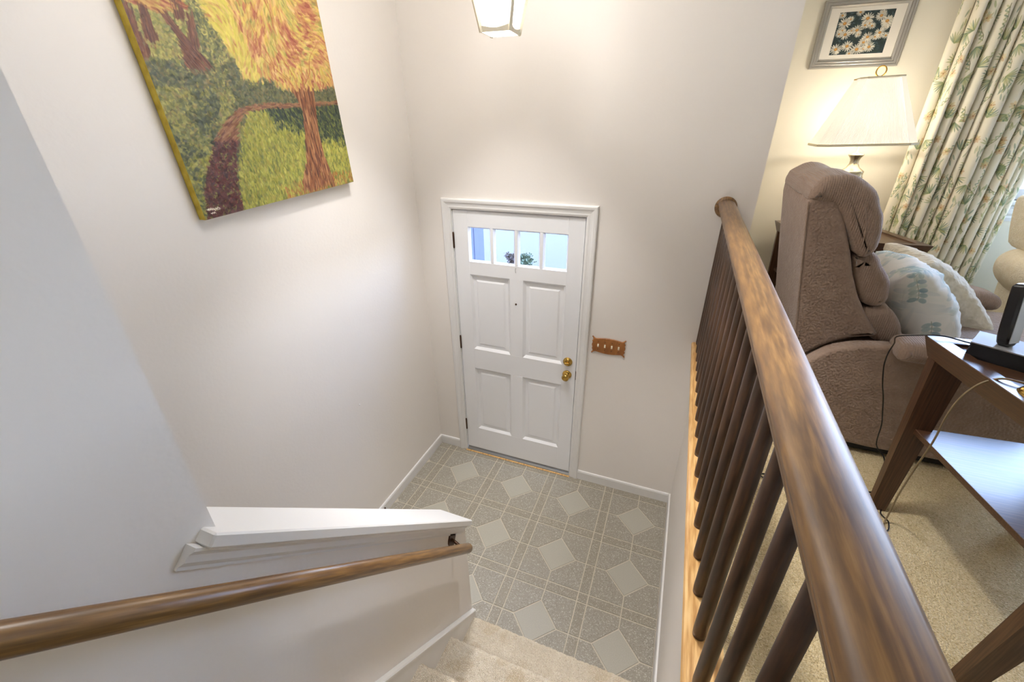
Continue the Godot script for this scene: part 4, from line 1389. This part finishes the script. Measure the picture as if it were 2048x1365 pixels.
# ---------------------------------------------------------------- recliner and cushions
func build_recliner() -> void:
	var t := thing("recliner", "taupe upholstered recliner with rolled head cushion seen from behind its side", "recliner")
	var wr := FastNoiseLite.new()
	wr.seed = 4; wr.frequency = 5.0
	var soft := func(p: Vector2, w: float, c: Vector2) -> Vector2: return (p - c).normalized() * (wr.get_noise_3d(p.x, p.y, w) * 0.012 + wr.get_noise_3d(p.x * 3.0, p.y * 3.0, w * 0.6) * 0.006)
	var Q := func(a: Array, it := 2, k := 0.25) -> PackedVector2Array: return chaikin(V2s(a), it, k)
	# body of the back: side wing outline pulled across the chair
	var m := Mb.new(true)
	m.puff(Q.call([2.150, 2.325, 2.196, 2.05, 2.240, 1.803, 2.262, 1.66, 2.30, 1.70, 2.344, 1.748, 2.381, 1.778, 2.436, 1.806, 2.520, 1.829, 2.460, 1.90, 2.406, 1.982, 2.365, 2.065, 2.337, 2.139, 2.290, 2.245, 2.240, 2.340, 2.19, 2.350], 1, 0.12), 0.14, 0.70, 0.018)
	put("back", m, M.taupe, t)
	m = Mb.new(true)
	m.tube(curve3([Vector3(2.152, 2.318, 0.697), Vector3(2.198, 2.05, 0.697), Vector3(2.242, 1.805, 0.697), Vector3(2.262, 1.68, 0.697)], 8), 0.0028, 6)
	put("seam", m, M.taupe, t)
	# head roll folded over the top
	m = Mb.new(true)
	m.puff(Q.call([2.150, 2.318, 2.148, 2.350, 2.160, 2.386, 2.195, 2.410, 2.245, 2.418, 2.300, 2.400, 2.345, 2.364, 2.374, 2.318, 2.398, 2.262, 2.410, 2.205, 2.406, 2.156, 2.390, 2.130, 2.368, 2.128, 2.338, 2.150, 2.312, 2.195, 2.280, 2.245, 2.240, 2.308, 2.20, 2.316]), 0.13, 0.712, 0.036, 0.0, Transform3D.IDENTITY, soft)
	var hc := put("head_cushion", m, M.corduroy, t)
	m = Mb.new(true)
	m.tube(curve3([Vector3(2.318, 2.325, 0.711), Vector3(2.345, 2.25, 0.7125), Vector3(2.356, 2.17, 0.711)], 8), 0.0022, 6)
	put("seam", m, M.taupe, hc)
	m = Mb.new(true)
	m.puff(Q.call([2.345, 2.130, 2.375, 2.128, 2.418, 2.146, 2.455, 2.105, 2.490, 2.050, 2.510, 1.985, 2.512, 1.950, 2.475, 1.930, 2.42, 1.96, 2.375, 2.03]), 0.15, 0.688, 0.036, 0.0, Transform3D.IDENTITY, soft)
	put("back_cushion", m, M.corduroy, t)
	m = Mb.new(true)
	m.puff(Q.call([2.440, 1.925, 2.475, 1.938, 2.520, 1.952, 2.566, 1.905, 2.600, 1.850, 2.606, 1.812, 2.578, 1.786, 2.528, 1.788, 2.47, 1.84, 2.43, 1.88]), 0.15, 0.685, 0.036, 0.0, Transform3D.IDENTITY, soft)
	put("back_cushion", m, M.corduroy, t)
	# side of the base with its curved upper edge, one each side
	for e in [[0.71, 0.775], [0.03, 0.11]]:
		m = Mb.new(true)
		m.puff(Q.call([2.255, 1.640, 2.300, 1.720, 2.36, 1.778, 2.43, 1.808, 2.52, 1.822, 2.62, 1.826, 3.06, 1.80, 3.10, 1.70, 3.09, 1.365, 2.50, 1.355, 2.42, 1.40], 1, 0.18), e[0], e[1], 0.016)
		put("base_side", m, M.taupe, t)
	m = Mb.new(true)
	m.puff(Q.call([2.30, 1.55, 2.36, 1.66, 2.50, 1.72, 3.08, 1.70, 3.10, 1.42, 3.05, 1.365, 2.50, 1.365, 2.36, 1.44], 1, 0.2), 0.11, 0.71, 0.01)
	put("base", m, M.taupe, t)
	m = Mb.new(true)
	m.puff(Q.call([2.42, 1.70, 2.45, 1.775, 2.6, 1.800, 3.0, 1.800, 3.22, 1.802, 3.27, 1.775, 3.275, 1.70, 3.24, 1.66, 3.0, 1.655, 2.5, 1.66]), 0.118, 0.702, 0.035, 0.0)
	put("seat", m, M.taupe, t)
	# padded arm tops
	for e in [[2.545, 3.02, 0.70, 0.845], [2.60, 3.155, -0.03, 0.12]]:
		m = Mb.new(true)
		var x0: float = e[0]; var x1: float = e[1]
		m.puff(Q.call([x0, 1.802, x0 + 0.012, 1.790, x0 + 0.06, 1.788, x1 - 0.04, 1.785, x1, 1.792, x1 + 0.01, 1.83, x1 - 0.02, 1.865, x1 - 0.12, 1.882, x0 + 0.1, 1.872, x0 + 0.01, 1.862, x0 - 0.004, 1.835]), e[2], e[3], 0.04, 0.006)
		put("arm_pad", m, M.corduroy, t)
	# swivel base ring under the skirt
	m = Mb.new(true)
	m.lathe([[0.0, 0.0], [0.30, 0.0], [0.31, 0.012], [0.30, 0.045], [0.0, 0.046]], 40, Transform3D(Basis.IDENTITY, Vector3(2.74, F, 0.42)))
	put("swivel_base", m, M.black_matte, t)
	m = Mb.new()
	m.box(Vector3(2.47, F + 0.012, 0.05), Vector3(3.04, F + 0.05, 0.755), 0.0)
	put("under_frame", m, M.black_matte, t)
	# cushions on the seat
	var W := 256
	var im := Image.create(W, W, false, Image.FORMAT_RGBA8)
	im.fill(rgb(236, 233, 224))
	var rg := RandomNumberGenerator.new()
	rg.seed = 3
	for s in [0, 1, 3, 4, 6, 7, 8, 9, 11, 12, 14]:
		var p := Vector2([10, 70, 130, 200, 240, 20, 90, 160, 228, 30, 90, 150, 205, 40, 120][s], [10, 40, 15, 30, 60, 90, 120, 100, 120, 160, 190, 180, 170, 220, 225][s])
		var a: float = [1.2, 1.9, 0.6, 1.5, 2.2, 1.6, 0.9, 1.1, 2.0, 1.3, 0.2, 1.7, 1.2, 0.1, 0.5][s]
		for q in 5:
			p += Vector2(cos(a), sin(a)) * 11
			a += rg.randf_range(-0.2, 0.2)
			dab(im, p, 7, 1.0, a, rgb(150, 160, 140), 0.8)
			for d in [-1.0, 1.0]:
				dab(im, p + Vector2(cos(a + d * 1.1), sin(a + d * 1.1)) * 10, 10, 6, a + d * 1.1, pick(rg, [rgb(136, 168, 166), rgb(110, 150, 160), rgb(172, 192, 180), rgb(196, 208, 194), rgb(84, 126, 144)]), 0.62)
	var pm := tri_mat(tex(im), Vector3(2.3, 2.3, 2.3), 0.85, null, 1.0, false)
	var th := thing("throw_pillow", "white throw pillow printed with blue-green eucalyptus leaves on the recliner", "pillow", Vector3(2.680, 1.905, 0.43), 0.0, "")
	m = Mb.new(true)
	var lean := Vector3(-0.60, 0.80, 0).normalized()
	var nrm := Vector3(0.80, 0.60, 0.0).normalized()
	m.pillow(Transform3D(Basis(Vector3(0, 0, 1), nrm.cross(Vector3(0, 0, 1)) * -1.0 if false else lean, Vector3(0, 0, 1).cross(lean)).orthonormalized(), Vector3.ZERO), 0.185, 0.195, 0.225, 5)
	put("cover", m, pm, th)
	th = thing("throw_pillow", "cream quilted throw pillow behind the leaf printed one on the recliner", "pillow", Vector3(2.835, 1.905, 0.24))
	m = Mb.new(true)
	lean = Vector3(-0.74, 0.66, -0.12).normalized()
	m.pillow(Transform3D(Basis(Vector3(0.1, 0, 1).normalized(), lean, Vector3(0.1, 0, 1).normalized().cross(lean)).orthonormalized(), Vector3.ZERO), 0.185, 0.235, 0.16, 9)
	var qm := tri_mat(noise_tex(0.03, [[0.0, rgb(200, 190, 164)], [0.5, rgb(222, 212, 190)], [1.0, rgb(236, 228, 210)]], 256, 83), Vector3(3, 3, 3), 0.9, noise_tex(0.05, [], 256, 84, 2, 8.0, FastNoiseLite.TYPE_CELLULAR), 0.8)
	put("cover", m, qm, th)

func build_armchair() -> void:
	var t := thing("armchair", "beige upholstered armchair by the window, partly cut off by the frame", "armchair")
	var Q := func(a: Array) -> PackedVector2Array: return chaikin(V2s(a), 2)
	var m := Mb.new(true)
	m.puff(Q.call([3.385, 1.96, 3.35, 2.06, 3.325, 2.17, 3.318, 2.225, 3.345, 2.245, 3.42, 2.25, 3.85, 2.25, 3.90, 2.18, 3.90, 1.97, 3.6, 1.955]), -0.50, -0.16, 0.04, 0.01)
	put("back", m, M.beige, t)
	m = Mb.new(true)
	m.puff(Q.call([3.400, 1.985, 3.345, 1.955, 3.328, 1.905, 3.338, 1.850, 3.375, 1.800, 3.44, 1.750, 3.55, 1.69, 3.95, 1.66, 4.0, 1.85, 3.95, 1.98, 3.6, 1.995]), -0.46, -0.14, 0.06, 0.01)
	put("lumbar_roll", m, M.beige, t)
	m = Mb.new(true)
	m.puff(Q.call([3.42, 1.86, 3.44, 1.70, 3.47, 1.345, 4.05, 1.345, 4.1, 1.75, 4.0, 1.84, 3.7, 1.86]), -0.52, -0.16, 0.03)
	put("base", m, M.beige, t)
	m = Mb.new()
	m.box(Vector3(3.50, F, -0.49), Vector3(4.02, F + 0.03, -0.20), 0.003)
	put("plinth", m, M.black_matte, t)

# ---------------------------------------------------------------- on the near table
func build_phone() -> void:
	var d1 := Vector3(0.83, 0, 0.56); var d2 := Vector3(-0.56, 0, 0.83)
	var T := 1.9816
	var t := thing("cordless_phone", "black cordless phone standing in its silver topped charger on the near end table", "phone", Vector3(2.592, T, 1.150))
	t.basis = Basis(d1, Vector3.UP, d2)
	var m := Mb.new()
	var ax := Basis(Vector3(0, 0, 1), Vector3(0, 1, 0), Vector3(-1, 0, 0))
	m.prism(V2s([-0.055, 0.0, 0.030, 0.0, 0.022, 0.040, -0.048, 0.052]), -0.095, 0.045, Transform3D(ax, Vector3.ZERO), 0.003)
	put("charger", m, M.black, t)
	m = Mb.new()
	m.prism(V2s([-0.050, 0.0515, 0.0235, 0.0392, 0.0240, 0.0425, -0.0495, 0.0548]), -0.096, 0.046, Transform3D(ax, Vector3.ZERO), 0.0005)
	put("charger_top", m, M.silver, t)
	var tf := Transform3D(Basis(Vector3(0, 0, 1), 0.16) * Basis(Vector3(1, 0, 0), -0.10) * Basis(Vector3.UP, 1.25), Vector3(0.018, 0.045, -0.004))
	m = Mb.new()
	m.prism(chaikin(V2s([-0.026, 0.0, 0.026, 0.0, 0.026, 0.16, 0.020, 0.172, -0.020, 0.172, -0.026, 0.16]), 2, 0.2), -0.016, 0.012, tf, 0.005)
	var hs := put("handset", m, M.black, t)
	m = Mb.new()
	m.prism(V2s([-0.019, 0.012, 0.019, 0.012, 0.019, 0.150, -0.019, 0.150]), 0.0115, 0.0135, tf, 0.0005)
	put("face_plate", m, M.silver, hs)
	# brass foot of a lamp standing at the edge of the picture
	t = thing("brass_lamp", "brass lamp foot at the right edge of the near end table", "lamp", Vector3(2.598, T, 1.362))
	m = Mb.new(true)
	m.lathe([[0.0, 0.0], [0.058, 0.0], [0.060, 0.008], [0.052, 0.016], [0.040, 0.022], [0.034, 0.030], [0.046, 0.042], [0.052, 0.060], [0.046, 0.078], [0.030, 0.090], [0.016, 0.100], [0.011, 0.13], [0.011, 0.30], [0.014, 0.305], [0.0, 0.306]], 36, Transform3D(Basis.from_scale(Vector3(0.74, 1, 0.74)), Vector3.ZERO))
	put("base", m, M.brass, t)
	# cords
	m = Mb.new(true)
	m.tube(curve3([Vector3(2.590, 1.996, 1.318), Vector3(2.570, 1.998, 1.312), Vector3(2.545, 1.994, 1.302), Vector3(2.518, 1.975, 1.30), Vector3(2.500, 1.940, 1.298), Vector3(2.492, 1.898, 1.295), Vector3(2.492, 1.848, 1.29), Vector3(2.508, 1.75, 1.265), Vector3(2.525, 1.62, 1.225), Vector3(2.552, 1.46, 1.17), Vector3(2.560, 1.345, 1.160), Vector3(2.535, F + 0.005, 1.185), Vector3(2.42, F + 0.005, 1.22)], 8), 0.0027, 8)
	tag(put("lamp_cord", m, mat(rgb(136, 118, 88), 0.3)), "tan lamp cord hanging over the edge of the near end table", "cord")
	m = Mb.new(true)
	m.tube(curve3([Vector3(2.612, 1.992, 1.095), Vector3(2.565, 1.994, 1.072), Vector3(2.530, 1.998, 1.062), Vector3(2.500, 1.998, 1.062), Vector3(2.470, 1.985, 1.045), Vector3(2.44, 1.955, 1.00), Vector3(2.478, 1.895, 0.915), Vector3(2.478, 1.853, 0.905), Vector3(2.484, 1.80, 0.90), Vector3(2.504, 1.724, 0.90), Vector3(2.522, 1.674, 0.90), Vector3(2.543, 1.60, 0.90), Vector3(2.552, 1.557, 0.905), Vector3(2.560, 1.486, 0.905), Vector3(2.572, 1.454, 0.905), Vector3(2.600, 1.42, 0.92), Vector3(2.600, 1.37, 0.96), Vector3(2.57, 1.335, 1.03), Vector3(2.600, F + 0.004, 1.032), Vector3(2.585, F + 0.004, 1.075), Vector3(2.560, F + 0.004, 1.12), Vector3(2.572, F + 0.004, 1.16), Vector3(2.535, F + 0.004, 1.215), Vector3(2.40, F + 0.004, 1.20)], 8), 0.0022, 6)
	tag(put("phone_cord", m, M.black), "thin black phone cord trailing from the charger down to the carpet", "cord")
	m = Mb.new(true)
	m.tube(curve3([Vector3(2.60, F + 0.004, 1.00), Vector3(2.40, F + 0.004, 1.07), Vector3(2.27, F + 0.004, 1.045), Vector3(2.24, F + 0.004, 1.043), Vector3(2.18, F + 0.004, 1.06), Vector3(2.20, F + 0.012, 1.09), Vector3(2.25, F + 0.004, 1.062), Vector3(2.33, F + 0.004, 1.09), Vector3(2.45, F + 0.004, 1.12)], 8), 0.003, 6)
	tag(put("power_cord", m, M.black), "dark cord lying looped on the carpet behind the balusters", "cord")
	m = Mb.new(true)
	m.tube(curve3([Vector3(2.385, 1.70, -0.52), Vector3(2.39, 1.64, -0.50), Vector3(2.41, 1.56, -0.50), Vector3(2.42, 1.45, -0.51), Vector3(2.43, F + 0.005, -0.52), Vector3(2.40, F + 0.004, -0.62)], 6), 0.0028, 6)
	tag(put("lamp_cord", m, mat(rgb(70, 60, 48), 0.4)), "dark cord hanging below the shelf of the rear end table", "cord")

# ---------------------------------------------------------------- outside
func build_outside() -> void:
	var m := Mb.new()
	m.box(Vector3(-16, -0.5, -40), Vector3(24, -0.16, -0.13), 0.0)
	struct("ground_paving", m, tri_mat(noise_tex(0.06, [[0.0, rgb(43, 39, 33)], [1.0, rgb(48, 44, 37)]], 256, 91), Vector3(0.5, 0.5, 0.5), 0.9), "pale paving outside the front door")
	m = Mb.new()
	m.box(Vector3(2.2, -0.16, -14.0), Vector3(20, -0.13, -1.0), 0.0)
	tag(put("lawn", m, tri_mat(noise_tex(0.12, [[0.0, rgb(26, 34, 20)], [0.5, rgb(38, 48, 28)], [1.0, rgb(60, 66, 44)]], 256, 92), Vector3(0.7, 0.7, 0.7), 0.95)), "green lawn outside the living room window", "lawn", "", "stuff")
	# blue clapboard return wall left of the door
	var w := thing("wall_porch", "pale blue vertical board wall of the porch seen through the left lite", "")
	w.remove_meta("category"); tag(w, "", "", "", "structure")
	for k in 10:
		m = Mb.new()
		var z0 := -1.28 + 0.115 * k
		m.box(Vector3(-0.2, -0.16, z0), Vector3(-0.1 + 0.004 * (k % 2), 3.6, z0 + 0.112), 0.003)
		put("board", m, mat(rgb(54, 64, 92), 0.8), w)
	var rg := RandomNumberGenerator.new()
	rg.seed = 22
	var spots := [[Vector3(-1.10, -0.16, -5.35), 0.40, "bushy green shrub seen through the door lites"], [Vector3(-1.46, -0.16, -5.45), 0.36, "reddish bare shrub beside the green one outside the door"], [Vector3(4.6, -0.12, -4.2), 1.3, "dark green shrub outside the living room window"], [Vector3(6.4, -0.12, -5.2), 1.6, "tall green shrub farther right outside the living room window"], [Vector3(5.4, -0.12, -7.5), 1.5, "far green shrub across the lawn outside the window"]]
	var n := 0
	for s in spots:
		var t := thing("shrub", s[2], "shrub", s[0])
		m = Mb.new(true)
		var lf := Mb.new()
		for k in 14:
			var a := rg.randf() * TAU
			var tip: Vector3 = Vector3(cos(a) * rg.randf() * 0.55, 0.5 + rg.randf() * 0.5, sin(a) * rg.randf() * 0.55) * s[1]
			var mid: Vector3 = tip * 0.5 + Vector3(0, 0.1, 0)
			m.tube(curve3([Vector3.ZERO, mid, tip], 4), 0.008, 5, 0.003)
			for q in 60:
				var p: Vector3 = mid.lerp(tip, rg.randf()) + Vector3(rg.randfn(), rg.randfn(), rg.randfn()) * 0.07 * s[1]
				p.y = maxf(p.y, 0.03)
				var u := Vector3(rg.randfn(), rg.randfn() + 0.4, rg.randfn()).normalized() * 0.05
				var v := u.cross(Vector3(rg.randfn(), rg.randfn(), rg.randfn())).normalized() * 0.018
				lf.quad(p, p + u * 0.5 + v, p + u, p + u * 0.5 - v)
		put("stem", m, mat(rgb(40, 30, 25), 0.8), t)
		var lm := mat([rgb(40, 54, 32), rgb(44, 32, 32), rgb(26, 38, 26), rgb(32, 44, 30), rgb(46, 56, 40)][n], 0.6)
		lm.backlight_enabled = true; lm.backlight = Color(0.15, 0.15, 0.1)
		lm.cull_mode = BaseMaterial3D.CULL_DISABLED
		tag(put("foliage", lf, lm, t), "", "", "", "stuff")
		n += 1
